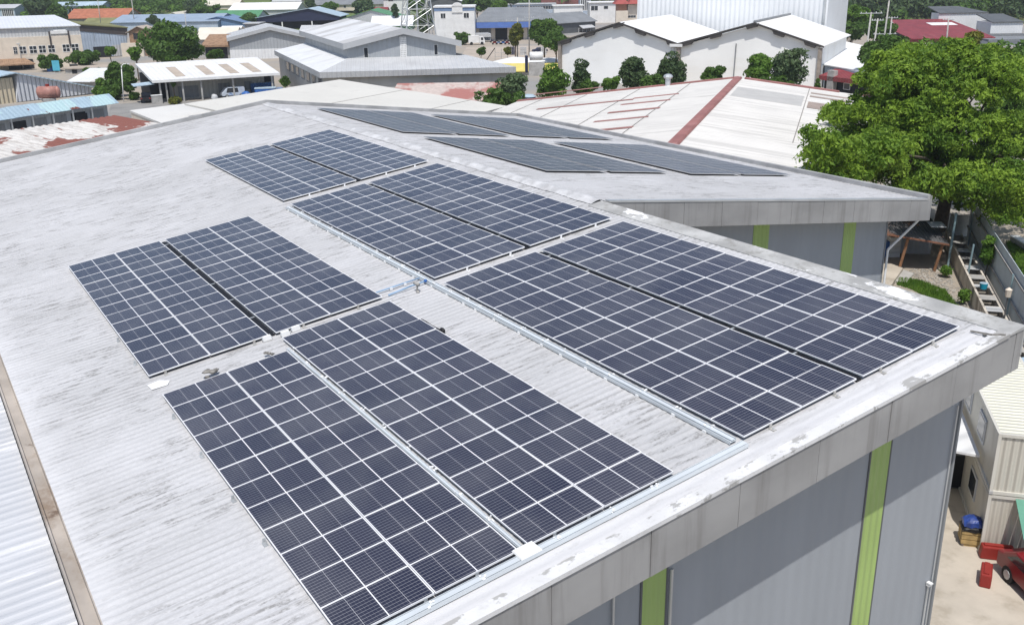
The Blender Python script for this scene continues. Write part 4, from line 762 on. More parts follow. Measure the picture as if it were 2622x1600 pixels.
for f_ in (.02, .3, .66, .98): b_.box('post', m_white, b_.L * f_ - .25, b_.L * f_ + .25, .1, .5, 0, h_ * .7)
b = MB(); b.slab([(-.6, -.6, h_ + .1), (p[0], -.6, p[2] + .1), (p[0], 24, p[2] + .1), (-.6, 24, h_ + .1)], .2); b.slab([(p[0], -.6, p[2] + .1), (b_.L + .6, -.6, h_ + .1), (b_.L + .6, 24, h_ + .1), (p[0], 24, p[2] + .1)], .2); b_.part('roof', b, m_lblue)
b_.box('panel', m_gpale, .6, b_.L * .18, .5, .9, 0, h_ * .55)
simple('ochre_awning_shed', 'shed with pale cream roof and a bright ochre awning', 'shed', 505, 600, 118, 100, 72, 'x', m_creamroof, m_conc, 14)
b_ = far_site('ochre_awning', 'curved ochre yellow awning in front of the pale cream roof', 'awning', 548, 597, 108); z = b_.px(570, 96)[2]; z1 = b_.px(570, 82)[2]; b = MB(); b.prism([(0, z1), (b_.L * .2, z + .4), (b_.L * .5, z), (b_.L * .8, z + .4), (b_.L, z1 + .3), (b_.L * .5, z1 - .1)], -1, 1.4); b_.part('sheet', b, m_oyellow)
for x in (.5, b_.L - .5): b_.box('post', m_steel, x - .08, x + .08, 0, .16, 0, z1)
b_ = far_site('open_garage', 'weathered garage with wide dark opening right of the big round tree', 'garage', 524, 592, 152); h_ = b_.px(555, 118)[2]; hh = b_.px(555, 102)[2]
b_.box('wall', m_conc, 0, b_.L, .5, 9, 0, h_); b_.box('opening', m_dark, .4, b_.L - 1, .4, .49, 0, h_ * .92); b = MB(); b.slab([(-.5, -.6, h_ + .2), (b_.L + .5, -.6, h_ + .2), (b_.L + .5, 9, hh + 1), (-.5, 9, hh + 1)], .5); b_.part('roof', b, m_brown)
b_ = far_site('tan_roof_hut', 'low hut with flat tan roof behind the tall green tree', 'hut', 168, 272, 190); h_ = b_.px(220, 177)[2]; b_.box('wall', m_conc, 0, b_.L, 0, 9, 0, h_); b_.box('roof', m_tan, -.4, b_.L + .4, -.4, 9.4, h_ + .01, h_ + .3); b_.box('door', m_dark, b_.px(184, 180)[0], b_.px(197, 180)[0], -.08, -.01, 0, h_ * .9)
b_ = far_site('white_ribbed_hut', 'low hut with white ribbed roof and rusty end near the street lamp', 'hut', 178, 275, 226); h_ = b_.px(220, 207)[2]; b_.box('wall', m_conc, .5, b_.L, 0, 11, 0, h_); b_.sheet('roof', m_gwhite, [(0, -1, h_), (b_.L, -1, h_ - .2), (b_.L - 3, 12, h_ + 1.6), (0, 12, h_ + 1.6)], .15); b_.sheet('rusty_sheet', m_rust, [(b_.L * .62, -1.1, h_ - .1), (b_.L + .1, -1.1, h_ - .17), (b_.L - 1, 4, h_ + .52), (b_.L * .7, 4, h_ + .5)], .06)

# ---- back row, middle
b_ = far_site('white_house', 'white two storey house with rounded parapet and two small windows', 'house', 1115, 1217, 112)
h_ = b_.px(1160, 20)[2]; b_.box('wall', m_white, 0, b_.L, 0, 12, 0, h_); zb_ = b_.px(1160, 29)[2]
b_.box('band', m_blue, -.06, b_.L + .06, -.06, .0, zb_, zb_ + 1.0); x0 = b_.px(1157, 20)[0]; x1 = b_.px(1184, 20)[0]; zt = b_.px(1170, 7)[2]
b = MB(); n = 10; b.prism([(x0, zb_ - .5), (x1, zb_ - .5)] + [((x0 + x1) / 2 + (x1 - x0) / 2 * math.cos(math.pi * i / n), zt - 1.2 + 1.2 * math.sin(math.pi * i / n)) for i in range(n + 1)], -.3, .6); b_.part('parapet', b, m_white)
b_.pwindow(1128, 35, 1141, 48); b_.pwindow(1187, 34, 1201, 47)
b_.box('parapet', m_white, -.3, b_.L + .3, -.3, 12.3, h_ + .01, h_ + .5)
b_ = far_site('blue_awning_shop', 'long low shop building with grey roof and wide royal blue awning', 'shop', 1219, 1424, 104)
h_ = b_.px(1300, 57)[2]; b_.box('wall', m_cream, 0, b_.L, 0, 16, 0, h_); b_.sheet('roof', m_mgrey, [(-1, -1.5, h_ + .2), (b_.L + .5, -1.5, h_ + .2), (b_.L - 4, 20, h_ + 4.2), (4, 20, h_ + 4.2)], .25)
z0 = b_.px(1280, 71)[2]; z1 = b_.px(1280, 57)[2]; b = MB(); b.hexa([(0, -3, z0), (b_.L, -3, z0), (b_.L, -.02, z0), (0, -.02, z0)], [(0, -2.2, z1), (b_.L, -2.2, z1), (b_.L, -.02, z1), (0, -.02, z1)]); b_.part('awning', b, m_royal)
for i in range(5): x = b_.L * (i + .1) / 5; b_.box('opening', m_dark if i in (1, 2) else m_mgrey, x + .6, x + b_.L / 5 - .8, -.1, -.02, 0, z0 - .3)
b_ = simple('dark_gable_shed', 'dark grey gabled shed with a pale awning over its window', 'shed', 1405, 1524, 90, 58, 34, 'x', m_mgrey, m_dgrey, 16, turn=18)
b_.pwindow(1482, 73, 1512, 86, -.02, nx=3); p = b_.px(1482, 70); q = b_.px(1514, 63); b = MB(); b.slab([(p[0], -2.2, p[2] - .4), (q[0], -2.2, p[2] - .2), (q[0], 0, q[2]), (p[0], 0, q[2])], .2); b_.part('awning', b, m_gpale)
simple('white_flats', 'white block of flats with two square windows beside the red tower', 'building', 1510, 1590, 60, 8, 2, 'f', m_white, m_white, 14, [(1513, 16, 1531, 28, 2), (1546, 16, 1557, 24, 1)])
b_ = far_site('red_roof_tower', 'narrow terracotta and cream house with red hipped roofs', 'house', 1576, 1632, 66); h_ = b_.px(1600, 11)[2]
b_.box('wall', mat('terracotta_wall', (0.4, 0.2, 0.13), .8, .1), b_.L * .08, b_.L * .5, 0, 8, 0, h_); z = b_.px(1600, 28)[2]; b_.box('lower_wall', m_cream, 0, b_.L * .55, -1, -.02, 0, z)
b_.box('side_wall', m_cream, b_.L * .55, b_.L, .5, 8, 0, h_ * .97)
for xa, xb in ((-.08, .6), (.55, 1.05)):
    b = MB(); x0, x1 = b_.L * xa, b_.L * xb; xm_ = (x0 + x1) / 2; b.add([(x0, -1.6, h_), (x1, -1.6, h_), (x1, 9, h_), (x0, 9, h_), (xm_, 2, h_ + 3.6), (xm_, 6, h_ + 3.6)], [(0, 1, 4), (1, 2, 5, 4), (2, 3, 5), (3, 0, 4, 5), (3, 2, 1, 0)]); b_.part('roof', b, mat('red_tile', (0.32, 0.07, 0.06), .7, .1))
b_.pwindow(1608, 40, 1628, 46, .45, nx=3)
b_ = simple('glass_office', 'pale office block with blue glass front behind the shops', 'building', 1485, 1512, 42, -10, -14, 'f', m_white, m_bluegrey, 12, [(1487, -8, 1510, 27, 5)])
simple('ribbon_window_block', 'low grey block with long ribbon windows above the shop roofs', 'building', 1312, 1422, 40, 12, 6, 'f', m_gpale, m_bluegrey, 12, [(1323, 17, 1417, 24, 14)])
simple('white_block', 'plain white long block behind the dark grey gabled shed', 'building', 1418, 1492, 50, 16, 12, 'f', m_white, m_white, 12)
simple('brick_block', 'dull red brick block at the top behind the ribbon windows', 'building', 1386, 1488, 30, -6, -9, 'f', m_gpale, mat('dull_brick', (0.22, 0.09, 0.08), .8, .15), 12)
simple('green_roof_hall', 'wide hall with low green gabled roof left of the lattice tower', 'building', 864, 1040, 72, 52, 27, 'y', m_green, m_gpale, 26)
simple('pale_roof_canopy', 'pale roofed canopy with green end beneath the lattice tower', 'shed', 952, 1054, 78, 66, 42, 'x', m_gwhite, m_green, 16)
b_ = simple('cream_long_house', 'long cream house with grey roof and a row of small windows', 'house', 800, 1000, 28, 12, 0, 'x', m_mgrey, m_cream, 14, [(816, 15, 822, 21, 1), (850, 15, 856, 21, 1), (880, 15, 886, 21, 1), (925, 15, 931, 21, 1)])
simple('white_villa', 'white villa with a dark window at the top left of the lattice tower', 'house', 984, 1045, 42, -4, -10, 'x', m_cream, m_white, 12, [(994, -2, 1007, 4, 2)])
simple('charcoal_shed', 'charcoal grey shed with white roof edge behind the lattice tower', 'shed', 1096, 1180, 46, 4, -10, 'y', m_white, m_dgrey, 16)
b_ = simple('pale_flat_block', 'pale blue grey block with windows right of the white house', 'building', 1298, 1360, 34, 12, 8, 'f', m_white, m_bluegrey, 12, [(1322, 17, 1352, 26, 4)])
b_ = far_site('yellow_roof_shed', 'low shed with bright yellow roof in front of the white warehouse', 'shed', 1262, 1440, 196)
h_ = b_.px(1350, 182)[2]; D = 16; hb = at(1350, 158, dist(b_.W(b_.L / 2, D, 0)))[2]; b_.box('wall', m_conc, .5, b_.L - .5, .5, D, 0, h_ - .3); b_.sheet('roof', m_yellow, [(0, 0, h_), (b_.L, 0, h_), (b_.L, D, hb), (-3, D, hb)], .2)
b_.sheet('roof', m_white, [(-2.5, D + .05, hb + .02), (b_.L, D + .05, hb + .02), (b_.L, D + 8, hb + .5), (b_.L * .55, D + 4, hb + .9), (b_.L * .3, D + 8, hb + .9)], .2, None, 'white rear part of roof')
b_ = site('red_tile_shed', 'old shed with pale tiles washed with red, beside the yellow bush', 'shed', (990, 262), (1285, 258), 3.2)
dk = b_.pz(1010, 214, 4.6)[1]; b_.box('wall', m_conc, .5, b_.L - .5, .6, dk - .5, 0, 3.0)
m_rtile = mat('washed_red_tiles', (0.52, 0.44, 0.4), .8, .12, 1.5, stains=[((0.36, 0.13, 0.11), .2, (1, .4, 1), .46, .6, .9)])
b_.sheet('roof', m_rtile, [(0, 0, 3.2), (b_.L, 0, 3.2), (b_.L - .5, dk, 4.6), (0, dk, 4.6)], .15)

# ---- back row, right
b_ = site('white_low_roof', 'white roofed low building with grey ribbed band right of the twin gables', 'building', (2108, 164), (2260, 190), 4.2)
h_ = 4.2; b_.sheet('roof', m_white, [b_.pz(2110, 166, 4.4), b_.pz(2250, 190, 4.2), b_.pz(2215, 118, 5.6), b_.pz(2125, 98, 5.6)], .2); b = MB(); c = [b_.pz(2112, 168, 4.2), b_.pz(2246, 191, 4.2), b_.pz(2213, 120, 5.4), b_.pz(2127, 100, 5.4)]; b.hexa([(q[0], q[1], 0) for q in c], [(q[0], q[1], q[2] - .15) for q in c]); b_.part('wall', b, m_bluegrey)
b_.box('fascia', mat('grey_deep_rib', (0.3, 0.31, 0.34), .5, .05, rib=(0, .9, .12)), 0, b_.L, -.1, .55, 2.6, 4.0)
b_ = site('maroon_shed', 'maroon sheet metal lean-to with dark opening under the white low roof', 'shed', (2104, 190), (2240, 206), 3.2)
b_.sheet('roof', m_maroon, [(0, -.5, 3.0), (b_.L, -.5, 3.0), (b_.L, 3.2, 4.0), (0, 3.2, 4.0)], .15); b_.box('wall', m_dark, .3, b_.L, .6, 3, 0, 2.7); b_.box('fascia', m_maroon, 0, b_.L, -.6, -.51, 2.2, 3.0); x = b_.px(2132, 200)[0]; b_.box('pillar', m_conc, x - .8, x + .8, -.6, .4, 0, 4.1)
b_.window(b_.px(2156, 215)[0], b_.px(2172, 215)[0], .9, 2.0, .5, nx=1)
b_ = far_site('maroon_roof_mill', 'large mill with broad maroon roof, vents and pale clerestory', 'building', 2330, 2545, 112)
h_ = b_.px(2430, 98)[2]; D = 34; z2 = at(2430, 49, dist(b_.W(b_.L / 2, D, 0)))[2] - b_.base; b_.box('wall', m_maroon, 0, b_.L, 0, D, 0, h_ - .2); b_.sheet('roof', m_maroon, [(0, -.5, h_), (b_.L, -.5, h_), (b_.L, D, z2), (0, D, z2)], .25)
xa = b_.px(2404, 40, D)[0]; xb = b_.px(2530, 40, D)[0]; zt = b_.px(2460, 34, D)[2]; b_.box('clerestory', m_gwhite, xa, xb, D, D + 6, 0, zt); zr = b_.px(2440, 17, D + 8)[2]; b_.sheet('upper_roof', m_dgrey, [(xa, D - .3, zt + .1), (xb, D - .3, zt + .1), (xb - 6, D + 10, zr), (xa, D + 10, zr)], .3)
b_.sheet('skylight', m_white, [(b_.L * .1, D - 6, z2 - (z2 - h_) * 6 / D + .06), (b_.L * .2, D - 6, z2 - (z2 - h_) * 6 / D + .06), (b_.L * .2, D - 2, z2 - (z2 - h_) * 2 / D + .06), (b_.L * .1, D - 2, z2 - (z2 - h_) * 2 / D + .06)], .04)
b_.sheet('skylight', m_white, [(b_.L * .6, D - 12, z2 - (z2 - h_) * 12 / D + .06), (b_.L * .93, D - 12, z2 - (z2 - h_) * 12 / D + .06), (b_.L * .93, D - 7, z2 - (z2 - h_) * 7 / D + .06), (b_.L * .6, D - 7, z2 - (z2 - h_) * 7 / D + .06)], .04)
b_ = far_site('grey_mill', 'grey ribbed mill with dark roofs at the far right edge', 'building', 2530, 2700, 112)
h_ = b_.px(2580, 92)[2]; D = 20; z2 = b_.px(2580, 86, D)[2]; b_.sheet('roof', m_dgrey, [(-4, -6, h_ - 2), (b_.L, -6, h_ - 2), (b_.L, D, z2), (0, D, z2)], .3); b_.box('wall', m_mgrey, 0, b_.L, 0, D, 0, h_ - 1)
z3 = b_.px(2580, 57, D)[2]; b_.box('upper_wall', m_gwhite, b_.px(2537, 70, D)[0], b_.L, D, D + 10, 0, z3); z4 = b_.px(2580, 36, D + 12)[2]; b_.sheet('upper_roof', m_dgrey, [(b_.px(2537, 70, D)[0], D - .4, z3 + .1), (b_.L, D - .4, z3 + .1), (b_.L, D + 14, z4), (b_.px(2548, 70, D)[0], D + 14, z4)], .3)
# ---- small fillers of the packed town
simple('grey_annex', 'low grey annex with flat roof left of the navy hall', 'annex', 628, 664, 84, 62, 56, 'f', m_gpale, m_mgrey, 10)
simple('white_lean_shed', 'small white shed before the leftmost green roof', 'shed', 566, 612, 92, 80, 68, 'x', m_white, m_cream, 10)
simple('pale_store', 'pale store with double doors between navy hall and grey factory', 'shed', 770, 850, 96, 82, 66, 'x', m_gpale, m_cream, 12)
simple('cream_row_house', 'cream house with small dark window above the teal roofs', 'house', 700, 770, 18, 4, -6, 'x', m_gpale, m_cream, 10, [(730, 7, 742, 14, 2)])
simple('white_top_house', 'white flat house at the top between the grove and the villa', 'house', 1050, 1100, 20, -4, -8, 'f', m_gpale, m_white, 10, [(1062, 2, 1074, 10, 2)])
simple('rose_house', 'small pinkish house beside the lattice tower top', 'house', 960, 990, 44, 30, 20, 'x', m_maroon, m_cream, 10)


# ================================================================== ground, hill, yard
def ground_mat():
    m, nt, b, tc = new_mat('dusty_ground'); vec = tc.outputs['Object']
    c = _mix(nt, _step(nt, _noise(nt, vec, 0.03, detail=8), 0.4, 0.62), (0.36, 0.31, 0.25), (0.27, 0.265, 0.255))
    c = _mix(nt, _math(nt, 'MULTIPLY', _step(nt, _noise(nt, vec, 0.5, detail=8, rough=0.7), 0.5, 0.72), 0.55), c, (0.2, 0.17, 0.135))
    c = _mix(nt, _math(nt, 'MULTIPLY', _step(nt, _noise(nt, vec, 3.0, detail=6, rough=0.7), 0.55, 0.75), 0.4), c, (0.5, 0.45, 0.38))
    nt.links.new(c, b.inputs['Base Color']); b.inputs['Roughness'].default_value = 0.9; return m
b = MB(); b.poly((-3000, -1500, 0), (1500, -1500, 0), (1500, 3000, 0), (-3000, 3000, 0)); tag(b.build('ground', ground_mat()), kind='structure')
Ds = np.arange(295, 1300, 12.0); Ls = np.linspace(-.75, .75, 90); P = np.zeros((len(Ds), len(Ls), 3))
for i, D in enumerate(Ds): xy = CAM[:2] + FH * D + RH * (Ls * D)[:, None]; P[i, :, :2] = xy; P[i, :, 2] = hill(xy[:, 0], xy[:, 1]) - .25
n = len(Ls); i = (np.arange(len(Ds) - 1)[:, None] * n + np.arange(n - 1)[None]).ravel()
m_hill = mat('hill_grass', (0.11, 0.15, 0.045), .9, .35, .03, stains=[((0.2, 0.2, 0.08), .05, (1, 1, 1), .5, .6, .8)])
tag(np_mesh('hill', P.reshape(-1, 3), np.stack([i, i + 1, i + n + 1, i + n], 1), m_hill, None, True), kind='structure')
m_slab = mat('yard_concrete', (0.47, 0.42, 0.35), .85, .12, .4, stains=[((0.3, 0.26, 0.2), .6, (1, 1, 1), .5, .7, .6), ((0.16, 0.14, 0.12), 1.5, (1, 1, 1), .64, .72, .6)])
b = MB(); b.poly((-2, 18, .004), (40, 18, .004), (40, 62, .004), (-2, 45, .004)); tag(b.build('yard_paving', m_slab), kind='structure')
m_road = mat('asphalt_road', (0.24, 0.235, 0.225), .9, .12, .2, stains=[((0.32, 0.3, 0.27), .3, (1, 1, 1), .5, .7, .6)])
b = MB(); b.poly(*[hz(x, y, .006) for x, y in ((270, 305), (900, 282), (900, 262), (400, 258), (285, 268))]); tag(b.build('road', m_road), kind='structure')
b = MB(); b.poly(*[hz(x, y, .006) for x, y in ((1170, 160), (1460, 150), (1420, 116), (1195, 122))]); tag(b.build('dirt_lot', mat('pale_dirt', (0.42, 0.36, 0.3), .9, .12, .1)), kind='structure')

# ================================================================== foliage
def leaves(centers, radii, per, size, seed, up=0.35, squash=0.75, fill=0.3):
    rs = np.random.RandomState(seed); N = len(centers); n = N * per
    c = np.repeat(centers, per, 0); r = np.repeat(radii, per)
    d = rs.normal(size=(n, 3)); d /= np.linalg.norm(d, axis=1)[:, None]; d[:, 2] += up; d /= np.linalg.norm(d, axis=1)[:, None]
    p = c + d * (r * (1 - fill * rs.rand(n) ** 1.5))[:, None] * np.array([1, 1, squash])
    nrm = d + rs.normal(scale=.55, size=(n, 3)); nrm /= np.linalg.norm(nrm, axis=1)[:, None]
    t = np.cross(nrm, rs.normal(size=(n, 3))); t /= np.linalg.norm(t, axis=1)[:, None]; bt = np.cross(nrm, t)
    s = size * (.55 + .9 * rs.rand(n)); a = t * s[:, None]; e = bt * (s * .5)[:, None]; k = nrm * (s * .12)[:, None]
    v = np.stack([p - a - k, p + e * .9, p + a - k, p - e * .9], 1).reshape(-1, 3); return v, np.arange(n * 4).reshape(-1, 4)
lm_mid = leaf_mat('mid_green_leaves', (0.06, 0.125, 0.02), (0.11, 0.2, 0.035)); lm_dark = leaf_mat('dark_green_leaves', (0.05, 0.09, 0.035), (0.09, 0.14, 0.05), .3)
lm_bright = leaf_mat('bright_green_leaves', (0.09, 0.19, 0.025), (0.16, 0.28, 0.04)); lm_yel = leaf_mat('yellow_leaves', (0.28, 0.26, 0.03), (0.42, 0.37, 0.06)); lm_olive = leaf_mat('yellow_green_leaves', (0.11, 0.14, 0.025), (0.22, 0.22, 0.035))
lm_big = leaf_mat('broad_tree_leaves', (0.085, 0.175, 0.02), (0.26, 0.39, 0.04), .36); lm_grey = leaf_mat('grey_green_leaves', (0.07, 0.12, 0.05), (0.14, 0.2, 0.09), .3)
SD = [100]
def tree(label, bb, D, m=None, name='tree', cat='tree', n=None, leaf=.38, per=60, shape='round', trunk=True, group=None, zbase=None, lobe=.34):
    SD[0] += 1; rs = np.random.RandomState(SD[0]); m = m or lm_mid
    x0, y0, x1, y1 = bb
    if D and D < 160: y1 += 26; w_ = (x1 - x0) * .1; x0 -= w_; x1 += w_
    base = gnd((x0 + x1) / 2, y1) if D is None else None
    if D is None: D = dist(base)
    c = at((x0 + x1) / 2, (y0 + y1) / 2, D); g = float(hill(c[0], c[1])) if zbase is None else zbase
    top = at((x0 + x1) / 2, y0, D)[2]; bot = max(g + .1, at((x0 + x1) / 2, y1, D)[2]); rx = (x1 - x0) / 2 * D / F / 1.02; hgt = max(.8, top - bot)
    t = empty(name, label, cat, (c[0], c[1], g), 0, group)
    bot -= g; top -= g; hgt = top - bot; cr = max(.35, min(rx, hgt / 2) * .42); n = n or int(np.clip(14 + 2.2 * rx * hgt, 12, 60))
    q = rs.normal(size=(n, 3)); q /= np.linalg.norm(q, axis=1)[:, None]; q *= (rs.rand(n) ** .4)[:, None]
    ex, ez = max(.1, rx - cr), max(.1, hgt / 2 - cr * .75)
    C_ = q * np.array([ex, ex * .9, ez]) * (1 + .12 * rs.normal(size=(n, 1)))
    lob = rs.normal(size=(5, 3)); lob /= np.linalg.norm(lob, axis=1)[:, None]; C_ += (lob * np.array([ex, ex, ez]) * lobe)[rs.randint(5, size=n)]; C_[:, :2] *= 1 - .4 * lobe; C_[:, 2] = np.clip(C_[:, 2], -ez * 1.05, ez * 1.08)
    if shape == 'cone': f = 1 - .62 * np.clip((C_[:, 2] + ez) / (2 * ez), 0, 1); C_[:, :2] *= f[:, None]
    if shape == 'dome': C_[:, 2] = np.abs(C_[:, 2]) * 1.7 - ez * .75
    C_[:, 2] += bot + hgt / 2; rad = cr * (.7 + .6 * rs.rand(n))
    v, f = leaves(C_, rad, per, leaf, SD[0]); np_mesh('crown', v, f, m, t)
    if trunk:
        b = MB(); h_ = bot + hgt * .55; w = max(.1, h_ * .028); b.tube((0, 0, -.2), (.1, 0, h_ * .6), w, w * .75)
        for _ in range(4): k = C_[rs.randint(n)]; b.tube((.1, 0, h_ * rs.uniform(.35, .6)), k, w * .5, w * .2, 6)
        b.build('trunk', m_bark, t)
    return t
# the great tree by the blue fence, built from sprays on real limbs
def great_tree():
    rs = np.random.RandomState(42); base = hz(2405, 590, 0); t = empty('tree', 'huge dense broad-leaved green tree towering over the blue fence', 'tree', (base[0], base[1], 0))
    D = dist(base); cs = []
    outline = [(2075, 405), (2120, 300), (2095, 440), (2150, 360), (2195, 262), (2225, 190), (2250, 145), (2290, 128), (2330, 122), (2400, 118), (2470, 105), (2540, 130), (2610, 150), (2680, 200), (2700, 320), (2720, 430), (2650, 560), (2570, 590), (2480, 545), (2400, 520), (2330, 500), (2250, 480), (2180, 470), (2110, 450)]
    for x, y in outline: cs.append(at(x + (2400 - x) * .09, y + (330 - y) * .09, D + rs.uniform(-2, 2)))
    for _ in range(330):
        a = rs.uniform(0, 2 * math.pi); k = rs.rand() ** .5; i = int(a / (2 * math.pi) * len(outline)); ox, oy = outline[i]; x = 2410 + (ox - 2410) * k * .9; y = 320 + (oy - 320) * k * .88
        dd = -9.0 * math.sqrt(max(0, 1 - k * k)) * rs.uniform(.35, 1.05) if rs.rand() < .8 else rs.uniform(0, 8)
        cs.append(at(x, y, D + dd))
    for _ in range(26): cs.append(at(rs.uniform(2075, 2300), rs.uniform(360, 462), rs.uniform(63, 68)))
    for _ in range(30): cs.append(at(rs.uniform(2470, 2680), rs.uniform(430, 580), rs.uniform(68, 76)))
    for _ in range(34): cs.append(at(rs.uniform(2320, 2610), rs.uniform(450, 500), rs.uniform(69, 75)))
    cs = np.array(cs) - np.array([base[0], base[1], 0]); keep = cs[:, 2] > 1.5; cs = cs[keep]
    rad = rs.uniform(.8, 1.6, len(cs))
    # each bough carries several smaller sprays
    sub = []; srad = []
    for c, r in zip(cs, rad):
        for _ in range(9): d = rs.normal(size=3); d /= np.linalg.norm(d); d[2] = abs(d[2]) * .95 - .25; sub.append(c + d * r * np.array([1, 1, .9])); srad.append(r * rs.uniform(.34, .6))
    v, f = leaves(np.array(sub), np.array(srad), 44, .165, 43, up=.5, squash=.8); np_mesh('crown', v, f, lm_big, t)
    b = MB(); b.tube((0, 0, -.2), (.2, .2, 4.5), .62, .45, 12); top = np.array([.2, .2, 4.4]); b.tube(top, (.6, .8, 11), .42, .2, 10)
    for _ in range(26): k = cs[rs.randint(len(cs))]; s_ = np.array([.2, .2, rs.uniform(3.5, 9)]); mid_ = (s_ + k) / 2 + [0, 0, .8]; b.tube(s_, mid_, .2, .12, 7); b.tube(mid_, k, .12, .04, 6)
    b.build('trunk', m_bark, t)
great_tree()
T = tree
T('yellow-tipped green tree rising behind the huge tree, below the maroon mill', (2225, 125, 2345, 330), 112, lm_olive, per=110, n=60, leaf=.36)
T('mid green bushy tree behind the huge tree, right of the utility poles', (2215, 92, 2335, 175), 150, lm_mid, per=100)
T('feathery yellow-green tree top standing against the maroon roof', (2458, 62, 2512, 140), 105, lm_olive, per=70, leaf=.3)
T('broad dense green tree behind the huge tree near the right edge', (2520, 190, 2740, 400), 104, lm_mid, per=150, n=60)
T('dense green tree between the huge tree and the maroon mill', (2330, 112, 2500, 230), 128, lm_bright, per=130, n=50)
T('leafy green trees right of the white low roof', (2205, 100, 2320, 200), 165, lm_mid, per=130, n=50)
T('green tree crown at the right edge below the grey mill', (2500, 108, 2680, 240), 115, lm_mid, per=90)
T('rounded bright green tree just right of the tall white hall', (2125, 15, 2245, 68), 285, lm_bright, per=130, leaf=.6, n=40)
T('rounded mid green tree below the bright one, beside the utility poles', (2135, 55, 2225, 110), 262, lm_mid, per=120, leaf=.5, n=34)
T('dark low tree behind the utility poles', (2195, 52, 2300, 108), 270, lm_mid, per=100, leaf=.5)
T('dark green tree cluster left of the leaning utility pole, touching the low roof', (2190, 105, 2260, 160), 180, lm_mid, per=110)
T('round very large dense green tree behind the white roofed open shed', (354, 58, 530, 172), 232, lm_mid, per=190, n=80, leaf=.5, shape='round', lobe=.08)
T('small bright green tree attached to the left of the big round tree', (327, 118, 366, 158), 226, lm_bright, per=90)
T('low green bush in front of the big round tree', (418, 140, 480, 160), 215, lm_mid, per=80)
T('tall green tree beside the street lamp, left of the open shed', (262, 142, 322, 245), 195, lm_mid, per=110, n=46, shape='cone')
T('bushy green tree touching the open shed left gable', (305, 160, 352, 242), 190, lm_mid, per=100)
T('round bush below the cream factory windows', (82, 140, 168, 184), None, lm_mid, per=120)
T('wide green bush below the panelled shed doorway', (168, 128, 268, 172), 255, lm_mid, per=130, n=46)
T('grassy shrub at the foot of the street lamp', (250, 222, 300, 258), None, lm_bright, per=60, cat='shrub', name='shrub', trunk=False)
T('broad leafy bush behind the street lamp foot', (262, 205, 322, 256), 190, lm_mid, per=100, cat='bush', name='bush')
T('pale green bush left of the tall tree by the lamp', (238, 200, 282, 240), 198, lm_bright, per=80, cat='bush', name='bush')
T('low shrub beside the dark pickup', (325, 236, 362, 258), None, lm_mid, per=60, cat='shrub', name='shrub', trunk=False)
T('yellow-green hedge clump at the pale block wall', (420, 250, 470, 268), None, lm_olive, per=70, cat='shrub', name='shrub', trunk=False)
T('small green shrub before the ribbed annex wall', (585, 124, 640, 150), None, lm_mid, per=100, cat='shrub', name='shrub', trunk=False)
T('large dark tree at the top left beside the teal house', (57, -14, 140, 56), 430, lm_dark, per=140, n=40, leaf=.8)
T('green tree between the dark tree and the teal house', (120, 15, 175, 56), 425, lm_mid, per=90, leaf=.7)
T('wide green tree above the grey long shed', (478, 12, 575, 60), 480, lm_mid, per=120, leaf=.7)
T('dark green tree left of the wide tree on the hillside', (470, 0, 525, 40), 490, lm_dark, per=90, leaf=.7)
T('small dark clump on the grey long shed roof line', (374, 38, 414, 66), 430, lm_dark, per=90, leaf=.5)
T('small round dark tree above the white roof hall', (776, -6, 810, 36), 520, lm_dark, per=80, leaf=.6)
T('yellowish round tree between the green roofs', (912, 28, 975, 80), 445, lm_olive, per=120, leaf=.5)
T('small dark tree in front of the white villa', (1000, 12, 1022, 50), 430, lm_dark, per=60, leaf=.5)
T('pale grey-green tree with white blossom left of the lattice tower', (895, -8, 960, 44), 470, lm_grey, per=80, leaf=.6)
T('green tree inside the legs of the lattice tower', (1062, 22, 1112, 92), 300, lm_grey, per=110, n=34, leaf=.45)
T('round green shrub in front of the white house corner', (1155, 80, 1206, 116), None, lm_mid, per=120, n=34)
T('bright green tree at the top above the pale flat block', (1255, 2, 1300, 28), 430, lm_bright, per=80, leaf=.7)
T('dark green trees behind the white house top', (1180, -12, 1262, 28), 450, lm_mid, per=90, leaf=.8)
T('dark tree behind the white flats roofline at the top', (1290, -10, 1330, 14), 470, lm_dark, per=70, leaf=.8)
T('yellow-green tree left of the twin utility poles', (1298, 62, 1340, 118), 268, lm_olive, per=110, n=34, leaf=.42)
T('tall rounded green tree right of the twin utility poles', (1345, 44, 1442, 122), 258, lm_mid, per=160, n=48, leaf=.45)
T('smaller green tree against the white warehouse left eave', (1380, 76, 1468, 130), 240, lm_mid, per=130, n=36, leaf=.42)
T('bright yellow bush on the red tiled shed', (1075, 216, 1128, 244), 168, lm_yel, per=90, n=26, leaf=.3, cat='bush', name='bush')
T('loose grey-green tree left of the blue water cistern', (1268, 183, 1352, 240), 150, lm_grey, per=80, n=40, leaf=.28)
T('low green bush between the cream roof and the loose tree', (1222, 224, 1330, 262), 142, lm_mid, per=90, n=36, leaf=.3, cat='bush', name='bush')
T('bright round tree at the left end of the red edged roof', (1373, 166, 1455, 232), 150, lm_bright, per=150, n=44, leaf=.3)
T('dark upright shrub right of the bright round tree', (1455, 156, 1516, 222), 152, lm_dark, per=120, n=36, leaf=.28, shape='cone')
T('small low green bush before the left white gable', (1490, 198, 1540, 218), 150, lm_mid, per=70, leaf=.26, cat='bush', name='bush')
T('dark pointed tree before the left white gable middle', (1568, 148, 1672, 215), 156, lm_dark, per=150, n=52, leaf=.28, shape='cone', lobe=.5)
T('tall dark pointed tree beside the warehouse downpipe', (1664, 134, 1768, 212), 156, lm_dark, per=150, n=52, leaf=.28, shape='cone', lobe=.5)
